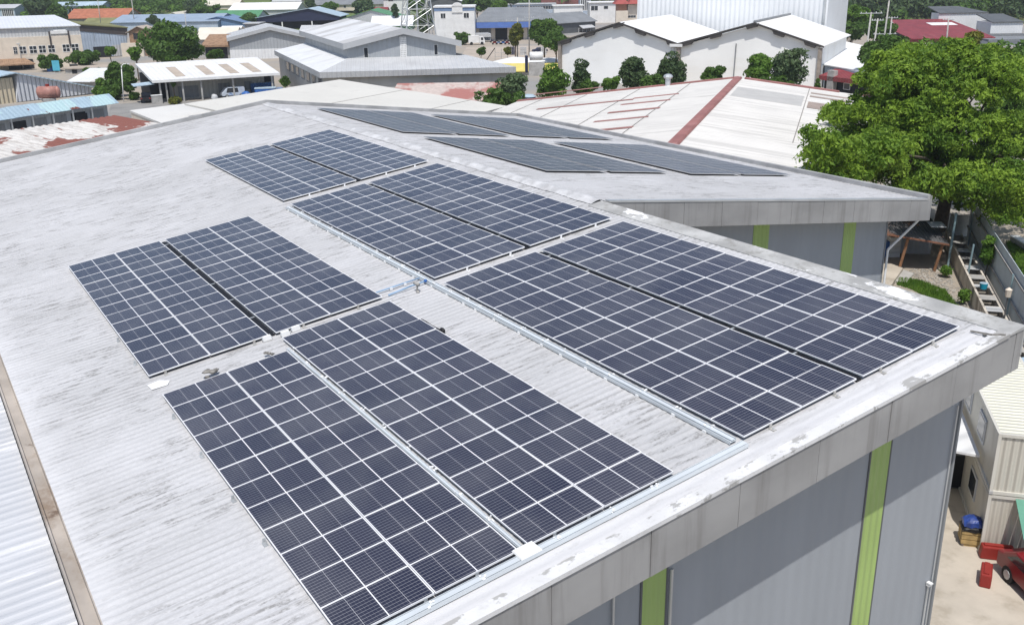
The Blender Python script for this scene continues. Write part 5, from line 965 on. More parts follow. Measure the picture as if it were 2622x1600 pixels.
T('low leafy scrub between the two dark pointed trees', (1640, 186, 1700, 214), 150, lm_mid, per=80, leaf=.26, cat='bush', name='bush')
T('low leafy scrub left of the dark pointed tree before the left gable', (1536, 196, 1592, 214), 150, lm_bright, per=70, leaf=.26, cat='bush', name='bush')
T('low scrub at the foot of the loose tree pair before the right gable', (1930, 190, 2040, 216), 146, lm_mid, per=110, leaf=.26, cat='bush', name='bush')
T('round light green bush beneath the right white gable', (1786, 170, 1868, 202), 150, lm_mid, per=110, n=34, leaf=.28, cat='bush', name='bush')
T('bright topped tree left of the pair before the right gable', (1901, 136, 1985, 206), 150, lm_bright, per=110, n=44, leaf=.28)
T('taller grey-green loose tree right of the pair before the right gable', (1975, 112, 2064, 214), 148, lm_grey, per=110, n=50, leaf=.28)
T('small weed on the right corner column of the white warehouse', (2084, 200, 2100, 220), 150, lm_mid, per=50, leaf=.22, cat='weed', name='weed', trunk=False)
T('small green bush at the right end of the open shed', (716, 198, 745, 222), 178, lm_mid, per=80, cat='bush', name='bush')
T('green hedge behind the open shed roof, right of the big round tree', (522, 128, 580, 152), 222, lm_mid, per=90, cat='hedge', name='hedge', trunk=False)
T('pale green bush between the cream factory and the timber house', (262, 120, 300, 146), 262, lm_bright, per=80, cat='bush', name='bush')
T('green bush under the tan roof hut, right of the black bin', (205, 172, 262, 196), 226, lm_mid, per=90, cat='bush', name='bush')
T('leafy bush before the corrugated shed right end', (236, 222, 262, 246), 192, lm_bright, per=70, cat='bush', name='bush')
T('rounded green tree beyond the blue gable shed', (610, 34, 660, 66), 450, lm_mid, per=90, leaf=.7)
T('row of green trees above the navy hall roof, left part', (690, -4, 745, 22), 540, lm_mid, per=90, leaf=.8)
T('green tree above the navy hall roof, right part', (820, 6, 868, 34), 520, lm_bright, per=80, leaf=.8)
T('dark tree between the villa and the charcoal shed', (1040, -6, 1098, 30), 470, lm_mid, per=90, leaf=.7)
T('small green tree before the dirt lot, left of the leaning brace', (1216, 118, 1246, 142), 265, lm_mid, per=80, leaf=.4)
T('yellow-green hedge along the dirt lot', (1288, 120, 1312, 140), 262, lm_olive, per=70, leaf=.4, cat='hedge', name='hedge', trunk=False)
sp = tree('young staked sapling in front of the open shed', (432, 198, 452, 226), dist(gnd(446, 258)), lm_bright, n=10, per=30, leaf=.3)
b = MB(); b.tube((.5, 0, 0), (.1, 0, 3.2), .06); b.tube((-.5, .1, 0), (.0, 0, 3.4), .06); b.build('stake', m_wood, sp)
# far woods as one mass: on the right hill and the left hillside
def woods(name, label, L0, L1, D0, D1, n, per, r, leaf, m, seed):
    rs = np.random.RandomState(seed); D = D0 + (D1 - D0) * rs.rand(n); L = L0 + (L1 - L0) * rs.rand(n); xy = CAM[:2] + FH * D[:, None] + RH * (L * D)[:, None]; z = hill(xy[:, 0], xy[:, 1])
    rad = r * rs.uniform(.6, 1.3, n); c = np.stack([xy[:, 0], xy[:, 1], z + rad * .55], 1); v, f = leaves(c, rad, per, leaf, seed + 1, up=.5, squash=.8); tag(np_mesh(name, v, f, m), label, 'woods', kind='stuff')
woods('hill_woods', 'dense dark green woods covering the hill at the top right', .27, .62, 402, 500, 520, 110, 6.0, 1.1, lm_dark, 11)
woods('hill_scrub', 'mixed green scrub and trees on the hillside at the top left', -.62, -.30, 500, 680, 520, 60, 4.2, 1.0, lm_mid, 12)
woods('bright_scrub', 'lighter green scrub among the hillside trees at the top left', -.62, -.29, 490, 660, 240, 50, 2.6, .9, lm_bright, 13)
woods('hill_grove', 'lighter green groves scattered in the dark hill woods at the top right', .27, .62, 398, 450, 110, 110, 4.5, .9, lm_mid, 15)
woods('far_woods', 'distant green tree belt behind the shops at the top middle', -.16, .25, 600, 760, 260, 60, 8.0, 1.4, lm_mid, 14)

# ================================================================== poles and tower
def pole(label, foot_, top_, D=None, r=.14, arms=(), name='utility_pole', cat='utility pole', group='utility poles'):
    g = gnd(*foot_) if D is None else at(*foot_, D); g = np.array([g[0], g[1], float(hill(g[0], g[1]))]); Dm = dist(g); tp = at(*top_, Dm)
    o = MB(); o.tube((0, 0, -.3), tp - g, r, r * .7); t = tag(o.build(name, m_conc, smooth=True), label, cat, group); t.location = tuple(g)
    e = np.array([RH[0], RH[1], 0])
    for (fz, w) in arms:
        p = (tp - g) * fz; b = MB(); b.hexa([p - e * w + [0, 0, -.07] - .06 * np.array([FH[0], FH[1], 0]), p + e * w + [0, 0, -.07] - .06 * np.array([FH[0], FH[1], 0]), p + e * w + [0, 0, -.07] + .06 * np.array([FH[0], FH[1], 0]), p - e * w + [0, 0, -.07] + .06 * np.array([FH[0], FH[1], 0])],
            [p - e * w + [0, 0, .07] - .06 * np.array([FH[0], FH[1], 0]), p + e * w + [0, 0, .07] - .06 * np.array([FH[0], FH[1], 0]), p + e * w + [0, 0, .07] + .06 * np.array([FH[0], FH[1], 0]), p - e * w + [0, 0, .07] + .06 * np.array([FH[0], FH[1], 0])]); a = b.build('crossarm', m_steel, t)
        b = MB()
        for k in (-.9, -.45, .45, .9): q = p + e * w * k + [0, 0, .07]; b.tube(q, q + [0, 0, .22], .07, .05, 6)
        b.build('insulator', m_white, a)
    return t
pole('pale utility pole with broad crossarm left of the leaning pole', (2218, 112), (2231, 32), 200, .22, [(.985, 2.2)])
pole('shorter pale pole between the broad armed pole and the tall pole', (2236, 98), (2248, 48), 205, .2, [(.97, 1.2)])
pole('tallest grey utility pole with crossarm near its middle, by the hill', (2264, 78), (2277, 2), 225, .22, [(.52, 2.6)])
pole('short pole under the tall pole crossarm', (2280, 76), (2284, 44), 228, .18, [(.98, 1.4)])
pole('thin leaning white pole before the cream factory', (60, 178), (46, 111), None, .16, [(.97, .6)])
pole('slim pole with black box at its foot before the panelled shed', (194, 176), (186, 135), None, .1)
pole('slim grey pole on the green hillside right of the teal house', (342, 48), (336, -8), 440, .22, [(.9, 1.2)])
pole('slim white pole behind the teal house roof', (252, 24), (249, -8), 440, .18)
pole('dark thin mast at the blue gable shed', (475, 60), (473, 34), 300, .14)
pole('left one of the twin grey utility poles by the dirt lot', (1325, 151), (1325, 46), None, .2, [(.93, 3.2)])
pole('right taller one of the twin utility poles by the dirt lot', (1355, 146), (1355, -6), None, .2, [(.66, 1.3)])
pole('dark steel pole against the maroon mill roof', (2427, 98), (2429, 48), 240, .22, [(.97, 1.4)])
# street lamp
g = gnd(317, 263); tp = at(311, 178, dist(g)) - g; e = np.array([RH[0], RH[1], 0]); b = MB(); b.path([(0, 0, 0), tp, tp + e * .1 + [0, 0, .6], tp + e * .5 + [0, 0, .95], tp + e * 1.0 + [0, 0, .98]], .085)
t = tag(b.build('street_lamp', m_white, smooth=True), 'white street lamp with curved arm beside the tall green tree', 'street lamp'); t.location = tuple(g)
b = MB(); b.ball(tp + e * 1.4 + [0, 0, .95], .5, .25, .12, 8, 5); b.build('lamp_head', m_gpale, t)
# lattice tower
g = at(1071, 98, 262); g[2] = 0; tw = empty('lattice_tower', 'silver steel lattice tower rising beside the white house', 'tower', g); S = 262 / F
wb, wt, ht = 88 * S / 2, 34 * S / 2, 26.0
def leg_at(k, z): w = wb + (wt - wb) * z / ht; a = math.radians(45 + 90 * k); return np.array([w * 1.41 * math.cos(a) , w * 1.41 * math.sin(a), z])
tw.rotation_euler = (0, 0, math.atan2(RH[1], RH[0]) + .3)
for k in range(4): b = MB(); b.tube(leg_at(k, 0), leg_at(k, ht), .19, .14, 6); b.build('leg', m_steel, tw)
b = MB(); zs = [0, 5, 9.5, 13.5, 17.2, 20.5, 23.4, 26]
for z0, z1 in zip(zs[:-1], zs[1:]):
    for k in range(4): b.tube(leg_at(k, z0), leg_at(k + 1, z1), .07, n=5); b.tube(leg_at(k + 1, z0), leg_at(k, z1), .07, n=5); b.tube(leg_at(k, z1), leg_at(k + 1, z1), .06, n=5)
b.build('bracing', m_steel, tw); b = MB(); b.tube((0, 0, 2), (0, 0, ht), .28, .24); b.build('mast', m_steel, tw)

# ================================================================== vehicles and small things in the middle distance
def yaw_of(v): return math.atan2(v[1], v[0])
def car(name, label, cat, pos, heading, paint, L=4.5, Wd=1.8, H=1.5, prof=None, glass=None):
    t = empty(name, label, cat, (pos[0], pos[1], 0), heading); prof = prof or [(0, .35), (0, .8), (.06, .92), (.24, .98), (.36, H / 1.02), (.72, H / 1.0), (.9, 1.0), (1, .92), (1, .35)]
    b = MB(); n = len(prof); xs = [(L * (.5 - f), z) for f, z in prof]
    for y0, y1, k in ((-Wd / 2, Wd / 2, 1),): b.prism(xs, y0, y1)
    body = b.build('body', paint, t); bv = body.modifiers.new('bevel', 'BEVEL'); bv.width = .08; bv.segments = 2
    z0 = 1.0; b = MB(); i0 = max(range(n), key=lambda i: prof[i][1]); fr = glass or (.27, .36, .72, .86)
    xa, xb, xc, xd = [L * (.5 - f) for f in fr]
    for s_ in (-1, 1):
        y = s_ * (Wd / 2 + .004); b.add([(xa - .12, y, z0), (xb - .05, y, H - .1), (xc + .05, y, H - .1), (xd + .1, y, z0)], [(0, 1, 2, 3) if s_ < 0 else (3, 2, 1, 0)])
    b.build('side_window', m_glass, t)
    b = MB(); y = Wd / 2 - .12; b.slab([(xa + .015, -y, z0 + .01), (xa + .015, y, z0 + .01), (xb + .015, y, H - .03), (xb + .015, -y, H - .03)], .03); b.build('windscreen', m_glass, t)
    for sx in (.3, -.31):
        for s_ in (-1, 1): b = MB(); b.tube((L * sx, s_ * (Wd / 2 - .2), .34), (L * sx, s_ * (Wd / 2 + .01), .34), .34, n=12); w = b.build('wheel', m_rubber, t); b = MB(); b.tube((L * sx, s_ * (Wd / 2), .34), (L * sx, s_ * (Wd / 2 + .03), .34), .19, n=10); b.build('rim', m_steel, w)
    for s_ in (-1, 1): b = MB(); b.box(L / 2 - .04, L / 2 + .03, s_ * (Wd / 2 - .3) - .17, s_ * (Wd / 2 - .3) + .17, .68, .82); b.build('headlight', m_white, t)
    return t
pu = [(0, .4), (0, .95), (.05, 1.05), (.26, 1.1), (.36, 1.72), (.56, 1.74), (.6, 1.08), (1, 1.06), (1, .42)]
m_dkcar = mat('black_car_paint', (0.012, 0.012, 0.015), .2, .1, spec=.6)
t = car('pickup', 'black pickup parked under the left end of the open shed', 'pickup', gnd(378, 262), yaw_of(FH) + .25, m_dkcar, 5.2, 1.9, 1.7, pu, (.26, .36, .55, .6))
b = MB(); b.box(-2.62, -2.58, -.9, -.6, .8, 1.0); b.build('tail_light', m_redp, t); b = MB(); b.box(-2.62, -2.58, .6, .9, .8, 1.0); b.build('tail_light', m_redp, t)
van = [(0, .4), (0, 1.0), (.05, 1.15), (.2, 1.85), (.28, 1.98), (.97, 1.98), (1, 1.7), (1, .4)]
m_vanp = mat('white_blue_van_paint', (0.5, 0.55, 0.62), .35, .1, 1.2, stains=[((0.1, 0.2, 0.42), .6, (1, 1, 1.4), .5, .62, .8)])
car('van', 'white and blue van parked in front of the open shed', 'van', gnd(597, 251), yaw_of(-RH) + .5, m_vanp, 4.4, 1.8, 1.98, van, (.16, .24, .7, .74))
def tarp(label, bb, D, m, name='tarpaulin'):
    x0, y0, x1, y1 = bb; g = gnd((x0 + x1) / 2, y1) if D is None else at((x0 + x1) / 2, y1, D); D = dist(g); w = (x1 - x0) / 2 * D / F; h_ = (y1 - y0) * D / F; b = MB(); r_ = random.Random(int(x0))
    b.ball((0, 0, h_ * .35), w, w * .9, h_ * .65, 14, 8, .13, r_); o = tag(b.build(name, m, smooth=True), label, 'tarpaulin'); o.location = (g[0], g[1], 0); return o
tarp('crumpled blue and white tarpaulin right of the white and blue van', (618, 236, 645, 252), None, m_bluetarp); tarp('pale bundle on the ground left of the white and blue van', (541, 243, 560, 258), None, m_gpale, 'bundle')
b_ = Bld('blue_container', 'blue ribbed cargo container beside the grey factory', 'container', gnd(645, 244), at(703, 238, dist(gnd(645, 244)) + 2)); h_ = b_.px(660, 214)[2]; b_.box('body', mat('blue_container_paint', (0.03, 0.12, 0.33), .5, .1, rib=(0, .5, .06)), 0, b_.L, 0, 2.4, .15, h_); b_.box('roof', m_blue, -.03, b_.L + .03, -.03, 2.43, h_ + .005, h_ + .06)
b_ = Bld('blue_truck', 'blue flat truck with pale blue tarpaulin before the blue container', 'truck', gnd(654, 250), at(728, 244, dist(gnd(654, 250)) + 1)); h_ = b_.px(680, 228)[2]; b_.box('cargo', m_bluetarp, 0, b_.L * .72, 0, 2.2, .5, h_); b_.box('cover', m_lblue, -.06, b_.L * .72, -.06, 2.26, h_ + .004, h_ + .16)
b = MB(); b.prism([(b_.L * .74, .4), (b_.L, .4), (b_.L, 1.1), (b_.L * .93, h_), (b_.L * .74, h_)], .1, 2.1); b_.part('cab', b, m_blue); b_.box('window', m_glass, b_.L * .79, b_.L * .92, .06, .09, 1.2, h_ - .2)
for x in (.15, .35, .85): b = MB(); b.tube((b_.L * x, -.05, .4), (b_.L * x, .25, .4), .4, n=12); b_.part('wheel', b, m_rubber)
b_ = Bld('white_truck', 'white box truck parked at the dirt lot beside the white house', 'truck', gnd(1200, 117), at(1242, 116, dist(gnd(1200, 117)) + 1)); h_ = b_.px(1215, 86)[2]
b_.box('cargo', m_white, 0, b_.L * .66, 0, 2.4, .7, h_ * .8); b = MB(); b.prism([(b_.L * .68, .5), (b_.L, .5), (b_.L, 1.5), (b_.L * .92, 2.5), (b_.L * .68, 2.5)], .1, 2.3); b_.part('cab', b, m_white); b_.box('window', m_glass, b_.L * .76, b_.L * .9, .05, .09, 1.5, 2.3)
for x in (.18, .82): b = MB(); b.tube((b_.L * x, -.05, .5), (b_.L * x, .3, .5), .5, n=12); b_.part('wheel', b, m_rubber)
b_ = Bld('market_canopy', 'pale rounded canopy on posts behind the white box truck', 'canopy', gnd(1218, 108), at(1258, 107, dist(gnd(1218, 108)))); h_ = b_.px(1240, 90)[2]; b = MB(); b.prism([(0, h_ - .6), (b_.L, h_ - .6), (b_.L * .97, h_ + .3), (b_.L * .8, h_ + .6), (0, h_ + .6)], -2, 2); b_.part('cover', b, m_gpale)
for x in (.3, b_.L - .3): b_.box('post', m_steel, x - .08, x + .08, -1.8, -1.6, 0, h_ - .6)
rs = random.Random(3)
COL = [m_navy, m_red, m_black, m_blue, m_dgrey, m_bluetarp]; CN = ['navy', 'red', 'black', 'blue', 'grey', 'bright blue']
for k in range(9):
    x = 1262 + k * 5.2 + rs.uniform(-1, 1); g = gnd(x, 110 + (k % 2) * 5)
    b = MB(); b.tube((-.6, 0, .32), (-.6, .12, .32), .32, n=10); b.tube((.6, 0, .32), (.6, .12, .32), .32, n=10); t = tag(b.build('motorbike', m_rubber), f'{CN[k % 6]} motorbike, {ORD[k + 1]} from the left in the row before the royal blue awning', 'motorbike', 'motorbikes parked before the shop'); t.location = tuple(g); t.rotation_euler = (0, 0, rs.uniform(.6, 1.6))
    b = MB(); b.hexa([(-.6, -.05, .5), (.4, -.05, .4), (.4, .17, .4), (-.6, .17, .5)], [(-.5, -.1, .95), (.3, -.1, .85), (.3, .22, .85), (-.5, .22, .95)]); b.tube((.6, .06, .4), (.4, .06, 1.1), .05); b.tube((.4, -.3, 1.1), (.4, .4, 1.1), .04); b.build('frame', COL[k % 6], t)
car('car', 'dark navy car at the foot of the right utility pole', 'car', gnd(1382, 136), yaw_of(-RH) + .2, m_navy, 4.4, 1.8, 1.45)
# stacked pots and bagged goods by the twin poles
for k, (x, y, w, m, l) in enumerate(((1312, 141, 12, m_navy, 'navy drum left of the twin utility poles'), (1340, 142, 16, m_gpale, 'stack of pale bagged goods between the twin utility poles'), (1392, 142, 14, m_gpale, 'pale bagged goods right of the dark navy car'))):
    g = gnd(x, y); D = dist(g); q = w * D / F; b = MB()
    for j in range(3):
        for i in range(3): b.box(-q / 2 + q / 3 * i + .03, -q / 2 + q / 3 * (i + 1) - .03, -.5, .5, .75 * j + .02, .75 * j + .72)
    o = tag(b.build('goods_stack', m), l, 'goods'); o.location = tuple(g); o.rotation_euler = (0, 0, yaw_of(RH))
b_ = Bld('fence_panel', 'low dark post fence with leaning brace at the dirt lot', 'fence', gnd(1268, 157), at(1300, 156, dist(gnd(1268, 157))))
for x in (0, .5, 1): b_.box('post', m_conc, b_.L * x - .08, b_.L * x + .08, 0, .16, 0, 3.0)
b = MB(); b.tube((-2.4, 0, .1), (.0, 0, 3.3), .12); b_.part('brace', b, m_brownf); b = MB(); b.box(0, b_.L, .05, .1, 1.0, 1.08); b.box(0, b_.L, .05, .1, 2.0, 2.08); b_.part('rail', b, m_steel)
g = at(1373, 152, 168); b = MB(); b.tube((-1.1, 0, 0), (1.1, 0, 0), .7, n=14); t = tag(b.build('white_tank', m_white, smooth=True), 'white cylindrical tank on the yellow roofed shed', 'tank'); t.location = (g[0], g[1], g[2] + .5); t.rotation_euler = (0, 0, yaw_of(RH)); b = MB(); b.box(-1.9, -1.4, -.8, .5, -2.6, .1); b.build('stand', m_navy, t); 
b = MB(); b.box(-1.3, 1.4, -.7, .7, -3.2, -1.05); b.build('plinth', m_conc, t)
g = at(1352, 232, 146); b = MB(); b.tube((0, 0, 0), (0, 0, 4.6), 1.15, n=16); t = tag(b.build('blue_cistern', m_navy, smooth=True), 'dark blue water cistern with pale lid between loose tree and bright tree', 'water tank'); t.location = (g[0], g[1], 0); b = MB(); b.tube((0, 0, 4.61), (0, 0, 4.9), 1.2, .8, 16); b.build('lid', m_lblue, t)
# sign board and blue drum by the bush
g = gnd(146, 187); b = MB(); b.box(-.9, .9, -.05, .05, .5, 3.0); t = tag(b.build('sign_board', mat('cyan_board', (0.1, 0.42, 0.55), .5, .1)), 'plain cyan board standing beside the round bush', 'board'); t.location = tuple(g); t.rotation_euler = (0, 0, yaw_of(RH)); b = MB(); b.box(-.7, -.6, .06, .12, 0, 2.5); b.box(.6, .7, .06, .12, 0, 2.5); b.build('post', m_steel, t)
g = gnd(131, 184); b = MB(); b.tube((0, 0, 0), (0, 0, 2.6), .95, .9, 14); t = tag(b.build('blue_drum', m_bluetarp, smooth=True), 'tall blue drum left of the cyan board', 'drum'); t.location = tuple(g); b = MB(); b.tube((0, 0, 2.61), (0, 0, 2.75), .9, .4, 14); b.build('lid', m_lblue, t)
g = gnd(191, 184); b = MB(); b.box(-1, 1, -.8, .8, 0, 1.7); t = tag(b.build('black_bin', m_black), 'black box bin at the foot of the slim pole', 'bin'); t.location = tuple(g); b = MB(); b.box(-1.05, 1.05, -.85, .85, 1.71, 1.85); b.build('lid', m_dgrey, t)

# ================================================================== yard on the right
# stacked cabins
m_cabin = mat('cream_container_paint', (0.56, 0.53, 0.46), .5, .06, .6, (1, 1, .3), rib=(0, .28, .03), stains=[((0.36, 0.33, 0.27), .8, (1, 1, .2), .52, .72, .6)])
m_ctop = mat('cream_container_roof', (0.72, 0.7, 0.58), .5, .04, .6, rib=(1, .3, .03))
cA = np.array([7.75, 28.35]); dl = np.array([-.675, .738]); dr = np.array([.738, .675])
for z0, l in ((0.0, 'lower cream cargo container cabin, carrying another one, in the yard'), (2.62, 'upper cream cargo container cabin, stacked on the lower one in the yard')):
    t = empty('container', l, 'container', (cA[0], cA[1], z0), math.atan2(dr[1], dr[0]), 'stacked cargo containers'); Lc = 12.0
    b = MB(); b.box(.06, 2.40, .06, Lc - .06, .12, 2.5); b.build('body', m_cabin, t)
    b = MB()
    for x in (0, 2.34):
        for y in (0, Lc - .12): b.box(x, x + .12, y, y + .12, 0, 2.58)
    b.box(0.12, 2.34, -.01, .1, 0, .14); b.box(.12, 2.34, -.01, .1, 2.46, 2.58); b.box(-.01, .1, .12, Lc - .12, 0, .14); b.box(-.01, .1, .12, Lc - .12, 2.46, 2.58); b.box(2.36, 2.47, .12, Lc - .12, 2.46, 2.58); b.build('corner_frame', mat('container_frame', (0.6, 0.58, 0.52), .5, .08), t)
    b = MB(); b.box(.1, 2.36, .1, Lc - .1, 2.5, 2.57); b.build('roof', m_ctop, t)
    for y in (2.2, 5.2, 8.2):
        b = MB(); b.box(.0, .055, y, y + 1.3, 1.0, 2.05); w = b.build('window', m_gpale, t); b = MB(); b.box(-.012, -.002, y + .1, y + 1.2, 1.1, 1.95); b.build('pane', m_glass, w)
    b = MB(); b.box(1.5, 2.0, .03, .055, 1.3, 1.6); b.build('vent', m_dgrey, t)
    for x in (0, 2.34):
        b = MB(); b.box(x - .012, x + .13, -.022, .12, -.0, .13); b.build('corner_casting', m_steel, t)
# lean-to canopy between cabins and factory
def WC2(a, c, z): return np.array([*(cA + dr * a + dl * c), z])
cn = empty('lean_to', 'pale lean-to canopy roof bridging the container cabins and the factory', 'canopy', (cA[0], cA[1], 0))
o3 = np.array([cA[0], cA[1], 0]); b = MB(); b.slab([WC2(-.1, 1.9, 3.3) - o3, WC2(-.1, 9, 3.3) - o3, WC2(-4.2, 9, 3.7) - o3, WC2(-4.2, 1.9, 3.7) - o3], .1); b.build('roof', m_gwhite, cn)
for c_, a in ((2.1, -3.9), (8.6, -3.9)): q = WC2(a, c_, 0) - o3; b = MB(); b.box(q[0] - .06, q[0] + .06, q[1] - .06, q[1] + .06, 0, 3.55); b.build('post', m_steel, cn)
# striped awning at the cabin front
aw = empty('striped_awning', 'green and white striped sheet awning sticking out at the lower container front', 'awning', (*WC2(2.9, -.3, 0)[:2], 0)); o4 = WC2(2.9, -.3, 0)
m_aw = mat('green_white_ribs', (0.5, 0.58, 0.55), .5, .05)
for k in range(9): b = MB(); a0 = .95 + k * .32; b.slab([WC2(a0, -1.9, 1.9) - o4, WC2(a0 + .3, -1.9, 1.9) - o4, WC2(a0 + .3, -.05, 2.55) - o4, WC2(a0, -.05, 2.55) - o4], .03); b.build('slat', m_aw if k % 2 else mat('green_rib', (0.12, 0.3, 0.22), .5, .1), aw)
b = MB(); q = WC2(1.6, -1.8, 0) - o4; b.tube(q, q + [0, 0, 1.9], .04); b.build('post', m_steel, aw)
# goods pile under blue sheet
g = hz(2482, 1388, 0); t = empty('covered_crate', 'yellow timber crate under a blue and black tarpaulin beside the lower container', 'crate', g, math.atan2(dr[1], dr[0])); t.scale = (.72, .72, .8); m_ytim = mat('yellow_timber', (0.4, 0.28, 0.12), .7, .2, 2)
b = MB()
for z in (.15, .42, .69): b.box(-.55, .55, -.5, .5, z, z + .22)
b.box(-.5, .5, -.45, .45, 0, .9); b.build('box', m_ytim, t); 
def bundle(name, m, x, y, z0, z1, seed):
    r_ = random.Random(seed); q = lambda k: r_.uniform(-k, k); b = MB(); N = 7
    P_ = [[(x * (2 * i / N - 1) + q(.03), y * (2 * j / N - 1) + q(.03), z1 - .16 * (abs(2 * i / N - 1) ** 3 + abs(2 * j / N - 1) ** 3) + q(.025)) for i in range(N + 1)] for j in range(N + 1)]
    pts = [p for row in P_ for p in row]; b.add(pts, [(j * (N + 1) + i, j * (N + 1) + i + 1, (j + 1) * (N + 1) + i + 1, (j + 1) * (N + 1) + i) for j in range(N) for i in range(N)])
    ring = [(i, 0) for i in range(N)] + [(N, j) for j in range(N)] + [(i, N) for i in range(N, 0, -1)] + [(0, j) for j in range(N, 0, -1)]
    top = [P_[j][i] for i, j in ring]; bot = [(p[0] * 1.03, p[1] * 1.03, z0 + q(.05)) for p in top]; n_ = len(ring); b.add(top + bot, [(k, n_ + k, n_ + (k + 1) % n_, (k + 1) % n_) for k in range(n_)])
    return b.build(name, m, t)
bundle('black_sheet', m_black, .56, .52, .86, 1.18, 1); bundle('blue_sheet', mat('dark_blue_sheet', (0.02, 0.05, 0.22), .4, .3, 3, spec=.5), .5, .46, 1.1, 1.5, 2)
for x in (-.45, .45): b = MB(); b.box(x - .06, x + .06, -.5, .5, -.0, .12); b.build('runner', m_wood, t)
# dark things behind
g = hz(2440, 1240, 0); t = empty('dark_cabinet', 'dark metal cabinet in the shade under the lean-to canopy', 'cabinet', g, .8); b = MB(); b.box(-.5, .5, -.4, .4, .05, 1.7); b.build('body', m_dgrey, t); b = MB(); b.box(-.47, .47, -.42, -.402, .1, 1.65); b.build('door', m_dark, t)
# red vehicle cut by the frame edge
g = hz(2628, 1532, 0); hd = math.atan2(dl[1], dl[0]) + .35
t = car('red_car', 'glossy red car with black windscreen at the right edge of the yard', 'car', g + np.array([.55, .5, 0]), hd + math.pi, m_red, 4.2, 1.75, 1.5, [(0, .35), (0, .82), (.06, .95), (.26, 1.02), (.4, 1.46), (.74, 1.5), (.92, 1.04), (1, .95), (1, .35)], (.26, .39, .72, .88))
for px_, py_, l, w, rz in ((2522, 1487, 'red plastic barrier block lying nearest the yard middle', .5, 2.1), (2550, 1428, 'red plastic barrier block against the lower container', .62, .75)):
    g = hz(px_, py_, 0); b = MB(); b.prism([(-w, 0), (w, 0), (w, .18), (w * .94, .55), (-w * .94, .55), (-w, .18)], -.2, .2); o = tag(b.build('barrier', m_redp), l, 'barrier', 'red barrier blocks'); o.location = tuple(g); o.rotation_euler = (0, 0, rz); m_ = o.modifiers.new('bevel', 'BEVEL'); m_.width = .05; m_.segments = 2
    b = MB(); b.box(-w * .8, w * .8, -.09, .09, .553, .6); b.build('cap', m_redp, o)
# further cabins beyond the corner
b_ = Bld('teal_edge_shed', 'low shed with teal and white sheet roof beyond the container cabins', 'shed', hz(2500, 985, 0), hz(2700, 1010, 0)); pts = [b_.pz(*p, 3.0) for p in ((2515, 985), (2720, 1010), (2720, 905), (2560, 920))]; b_.sheet('roof', m_lblue, pts, .15); c = [(p * .97 + np.mean(pts, 0) * .03) for p in pts]; b = MB(); b.hexa([(q[0], q[1], 0) for q in c], [(q[0], q[1], 2.8) for q in c]); b_.part('wall', b, m_gpale)

# fence
P1 = hz(2485, 633, 0); P2 = hz(2591, 828, 0); fd = (P2 - P1)[:2] / np.linalg.norm((P2 - P1)[:2]); Fh = float(zat(2500, 526, P1 - [*(fd * 0), 0]))
m_fence = mat('blue_grey_fence_sheet', (0.66, 0.74, 0.78), .5, .06, .4, rib=(0, .26, .03), stains=[((0.5, 0.56, 0.6), .5, (1, 1, .2), .52, .72, .6)])
Lf_ = 48.0; st_ = P1 - np.array([*(fd * 2.5), 0]); ft = empty('sheet_fence', 'tall blue grey ribbed sheet fence along the neighbouring yard', 'fence', st_, math.atan2(fd[1], fd[0]))
b = MB(); b.box(0, Lf_, 0, .03, .1, Fh); b.build('sheet', m_fence, ft); m_teal = mat('teal_steel', (0.24, 0.34, 0.37), .5, .1)
side = 1 if (np.array([-fd[1], fd[0]]) @ (CAM[:2] - st_[:2])) > 0 else -1
for z in (1.15, Fh - .75): b = MB(); b.box(0, Lf_, *sorted((side * .04 + .015, side * .14 + .015)), z, z + .12); b.build('rail', m_conc, ft)
for x in np.arange(2.5, Lf_, 9.0): b = MB(); b.box(x - .07, x + .07, *sorted((side * .15 + .015, side * .25 + .015)), 0, Fh - .5); b.build('post', m_teal, ft)
def FP(x, off, z=0.0): p = st_[:2] + fd * x + np.array([-fd[1], fd[0]]) * side * off; return np.array([p[0], p[1], z])
# concrete trough row
tr = empty('concrete_trough', 'row of old stained concrete troughs standing along the blue grey fence', 'trough', FP(2, 1.4), math.atan2(fd[1], fd[0])); sg = -side
m_tc = mat('stained_trough_concrete', (0.56, 0.51, 0.44), .85, .15, .8, stains=[((0.12, 0.1, 0.08), .7, (1.6, 1, .3), .5, .68, .8)])
def yb(a, c): return sorted((sg * a, sg * c))
b = MB(); b.box(0, 30, *yb(-.62, -.48), 0, 1.25); b.build('front_wall', m_tc, tr); b = MB(); b.box(0, 30, *yb(.55, .68), 0, 1.0); b.build('back_wall', m_tc, tr)
for k in range(13): x = k * 2.4; b = MB(); b.box(x, x + .2, *yb(-.475, .545), 0, .98); b.build('divider', m_tc, tr)
for k in range(12):
    x = k * 2.4 + .22; b = MB()
    for j in range(5 if k % 3 else 3): b.box(x + .05 + j * .2, x + .2 + j * .2, *yb(-.6, .6), 1.004, 1.04)
    b.build('board_cover', m_conc if k % 2 else m_gpale, tr)
b = MB(); b.box(.1, 29.9, *yb(-.47, .54), .02, .3); b.build('sludge', m_dark, tr)
g = FP(17.6, 1.3, 1.05); b = MB(); b.tube((0, 0, 0), (0, 0, .4), .22, .28, 12); t = tag(b.build('bucket', mat('cyan_plastic', (0.02, 0.35, 0.5), .4, .1)), 'bright cyan bucket standing on the trough covers', 'bucket'); t.location = tuple(g); b = MB(); b.tube((0, 0, .405), (0, 0, .42), .285, .24, 12); b.build('rim', m_lblue, t)
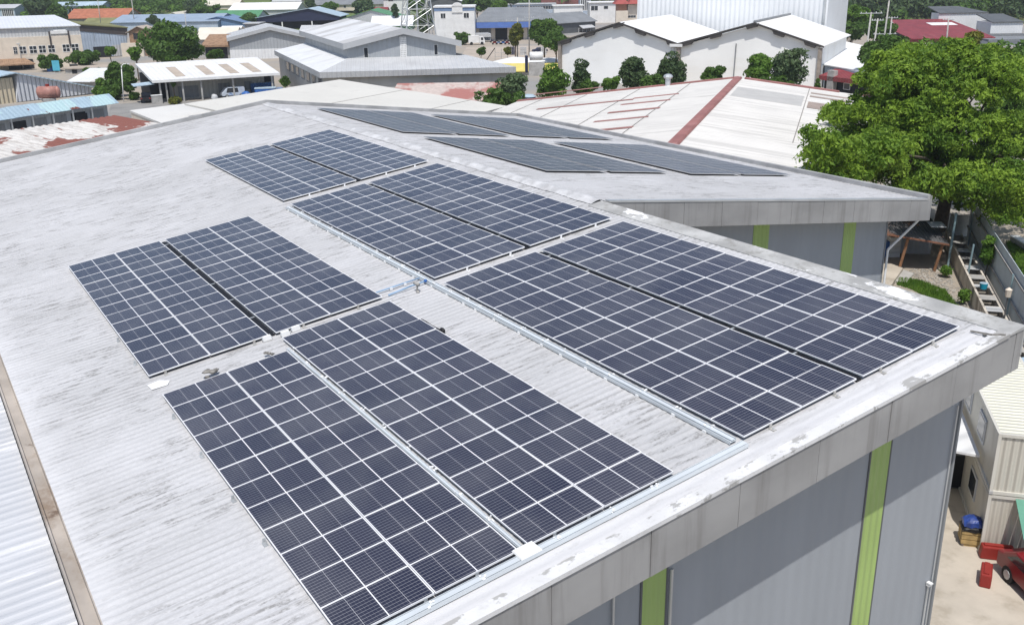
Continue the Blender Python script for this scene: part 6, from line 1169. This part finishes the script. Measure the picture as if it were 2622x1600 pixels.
g = FP(13.5, 1.75, 0); b = MB(); b.tube((0, 0, 0), (0, 0, 3.1), .07); t = tag(b.build('steel_post', m_teal), 'thin teal post leaning at the trough near the cyan bucket', 'post'); t.location = tuple(g); t.rotation_euler = (0, .05, 0); b = MB(); b.box(-.12, .12, -.12, .12, 0, .06); b.build('foot', m_conc, t)
g = FP(23.5, .9, 0); b = MB(); b.tube((0, 0, 0), (0, 0, 2.4), .05); t = tag(b.build('yard_lamp', m_dgrey), 'short lamp post with cream lantern before the fence', 'lamp'); t.location = tuple(g); b = MB(); b.tube((0, 0, 2.4), (0, 0, 2.85), .17, .2, 8); b.tube((0, 0, 2.86), (0, 0, 3.0), .22, .05, 8); b.build('lantern', m_cream, t)
rs_ = np.random.RandomState(8); cc = np.array([FP(12.4 + rs_.uniform(-.7, .7), .35 + rs_.uniform(0, .35), 2.6 + rs_.uniform(-1.1, .7)) for _ in range(22)]); o = FP(12.4, .4); v, f = leaves(cc - o, np.full(22, .32), 40, .17, 81); t = empty('climbing_plant', 'leafy green creeper hanging on the blue grey fence', 'plant', o); np_mesh('foliage', v, f, lm_bright, t); b = MB(); b.path([(0, 0, 0), (.1, 0, 1.2), (-.1, .05, 2.2), (.1, 0, 3.0)], .03); b.build('stem', m_bark, t)
# open shed with rusty roof
S0 = hz(2300, 690, 0); S1 = hz(2395, 692, 0)
b_ = Bld('rusty_lean_to', 'open lean-to with dark rusty sheet roof on leaning timber posts', 'shed', S0, S1); p = [b_.px(2272, 596, -.6), b_.px(2430, 625, -.6)]; z0, z1 = p[0][2], p[1][2]
m_rst = mat('dark_rusted_sheet', (0.11, 0.11, 0.115), .7, .2, .4, rib=(0, .3, .04), stains=[((0.19, 0.085, 0.045), .6, (1, .6, 1), .5, .62, .9), ((0.3, 0.32, 0.33), .7, (1, 1, 1), .62, .7, .8)])
b = MB(); b.slab([(p[0][0] - .5, -.7, z0), (p[1][0], -.7, z1), (p[1][0] + .3, 5.5, z1 + .5), (p[0][0] - .5, 5.5, z0 + .5)], .08); b_.part('roof', b, m_rst)
b = MB(); b.hexa([(p[0][0] - .5, -.74, z0 - .1), (p[1][0], -.74, z1 - .1), (p[1][0], -.7, z1 - .1), (p[0][0] - .5, -.7, z0 - .1)], [(p[0][0] - .5, -.74, z0 + .03), (p[1][0], -.74, z1 + .03), (p[1][0], -.7, z1 + .03), (p[0][0] - .5, -.7, z0 + .03)]); b_.part('edge_board', b, mat('rust_brown_edge', (0.22, 0.1, 0.06), .8, .2, 3))
for (fa, ta) in (((2302, 683), (2325, 612)), ((2392, 690), (2414, 627))): q = b_.px(*fa, -.4); w = b_.px(*ta, -.4); b = MB(); b.tube((q[0], -.4, 0), (w[0], -.4, w[2]), .11, n=6); b_.part('post', b, mat('rusty_post', (0.25, 0.13, 0.07), .8, .25, 3))
b = MB(); b.box(-2, p[1][0] + .5, 5.2, 5.4, 0, 2.4); b_.part('back_wall', b, m_dgrey); b = MB(); b.box(.6, 3.6, 4.6, 4.8, 0, 1.6); b_.part('panel', b, m_gpale)
b = MB(); b.slab([(2.2, .6, z0 + .2), (3.3, .6, z0 + .2), (3.3, 1.9, z0 + .3), (2.2, 1.9, z0 + .3)], .03); b_.part('loose_sheet', b, m_gpale)
b_ = Bld('white_tarp_wall', 'plain pale board wall in the shade at the fence end', 'wall', hz(2432, 612, 0), hz(2494, 606, 0)); h_ = b_.px(2460, 552)[2]; b_.box('board', m_conc, 0, b_.L, 0, .15, .1, h_); b_.box('post', m_steel, -.1, .02, -.1, .2, 0, h_ + .2)
g = hz(2426, 686, 0); tp = at(2449, 546, dist(g)) - g; b = MB(); b.tube((0, 0, 0), tp, .09, n=8); t = tag(b.build('teal_post', m_teal), 'tall leaning teal post between rusty lean-to and troughs', 'post'); t.location = tuple(g); b = MB(); b.box(-.2, .2, -.2, .2, 0, .05); b.build('foot', m_conc, t)
g = hz(2278, 655, 0); t = empty('white_crate', 'white slatted crate with blue end beside the factory wing wall', 'crate', g, yaw_of(RH)); b = MB()
for k in range(4): b.box(-.3, .6, -.5, .5, .02 + k * .42, .4 + k * .42)
b.build('slats', m_white, t); b = MB(); b.box(-.75, -.31, -.5, .5, 0, 1.3); b.build('blue_end', m_bluetarp, t)
# raised slab, rubble, grass
b_ = Bld('concrete_slab', 'raised pale concrete slab beside the factory wing wall', 'slab', hz(2258, 752, 0), hz(2316, 690, 0)); pts = [b_.pz(*q, .35) for q in ((2262, 668), (2312, 686), (2280, 733), (2245, 730))]; b_.sheet('top', m_slab, pts, .35); pts = [b_.pz(*q, .12) for q in ((2314, 690), (2340, 700), (2322, 722), (2292, 720))]; b_.sheet('ramp', m_conc, pts, .12)
rs_ = np.random.RandomState(9)
def patch_pts(poly, n):
    P_ = np.array(poly, float); out = []
    while len(out) < n:
        q = P_.min(0) + rs_.rand(2) * (P_.max(0) - P_.min(0)); ins = False
        for i in range(len(P_)):
            a, c = P_[i], P_[i - 1]
            if (a[1] > q[1]) != (c[1] > q[1]) and q[0] < (c[0] - a[0]) * (q[1] - a[1]) / (c[1] - a[1]) + a[0]: ins = not ins
        if ins: out.append(hz(*q, 0))
    return np.array(out)
pp = patch_pts([(2300, 715), (2345, 718), (2360, 722), (2420, 745), (2455, 790), (2430, 786), (2380, 765), (2330, 740), (2296, 730)], 5200)
v = np.zeros((len(pp), 3, 3)); a = rs_.rand(len(pp)) * 6.28; w = .035; hh = rs_.uniform(.08, .3, len(pp))
v[:, 0] = pp + np.stack([np.cos(a) * w, np.sin(a) * w, np.zeros(len(pp))], 1); v[:, 1] = pp - np.stack([np.cos(a) * w, np.sin(a) * w, np.zeros(len(pp))], 1); v[:, 2] = pp + np.stack([np.sin(a) * .08, np.cos(a) * .08, hh], 1)
tag(np_mesh('grass', v.reshape(-1, 3), np.arange(len(pp) * 3).reshape(-1, 3), lm_bright), 'short bright green grass patch in the yard before the troughs', 'grass', kind='stuff')
pp = patch_pts([(2330, 690), (2440, 690), (2440, 720), (2470, 760), (2500, 830), (2440, 780), (2380, 730), (2330, 712)], 420); b = MB()
for q in pp: s_ = rs_.uniform(.03, .16); b.ball(q, s_, s_ * 1.2, s_ * .6, 5, 3, .3, rnd)
tag(b.build('rubble', m_stone), 'pale rubble and stones scattered before the rusty lean-to', 'rubble', kind='stuff')
T('small weedy shrub at the trough corner', (2404, 678, 2440, 712), None, lm_bright, per=50, leaf=.12, cat='shrub', name='shrub', trunk=False, n=16)
T('leafy weeds at the foot of the troughs beside the grass', (2448, 735, 2480, 800), dist(hz(2462, 780, 0)), lm_bright, per=40, leaf=.12, cat='shrub', name='shrub', trunk=False, n=18)
b_ = Bld('road_beyond', 'pale kerbed wall top beyond the blue grey fence', 'wall', hz(2585, 620, 0), hz(2700, 690, 0)); b_.box('kerb', m_conc, 0, b_.L, 0, .6, 0, .5); b_.box('coping', m_white, -.05, b_.L, -.05, .65, .5, .6)
pp = patch_pts([(2575, 620), (2640, 620), (2640, 760), (2610, 700)], 3000); v = np.zeros((len(pp), 3, 3)); a = rs_.rand(len(pp)) * 6.28
v[:, 0] = pp + np.stack([np.cos(a) * .06, np.sin(a) * .06, 0 * a], 1); v[:, 1] = pp - np.stack([np.cos(a) * .06, np.sin(a) * .06, 0 * a], 1); v[:, 2] = pp + np.stack([np.sin(a) * .1, np.cos(a) * .1, .2 + 0 * a], 1)
tag(np_mesh('verge_grass', v.reshape(-1, 3), np.arange(len(pp) * 3).reshape(-1, 3), lm_bright), 'green grass strip beyond the blue grey fence', 'grass', kind='stuff')

# ================================================================== light haze over the town
b = MB(); b.box(-3050, 1550, -1550, 3050, -1.0, 80.0); hz_o = b.build('haze', bpy.data.materials.new('haze_air')); tag(hz_o, kind='stuff')
hm_ = hz_o.data.materials[0]; hm_.use_nodes = True; nt = hm_.node_tree; nt.nodes.remove(nt.nodes['Principled BSDF']); pv = nt.nodes.new('ShaderNodeVolumePrincipled')
pv.inputs['Density'].default_value = 0.0002; pv.inputs['Color'].default_value = (0.9, 0.94, 1.0, 1); pv.inputs['Anisotropy'].default_value = 0.2
nt.links.new(pv.outputs[0], nt.nodes['Material Output'].inputs['Volume'])
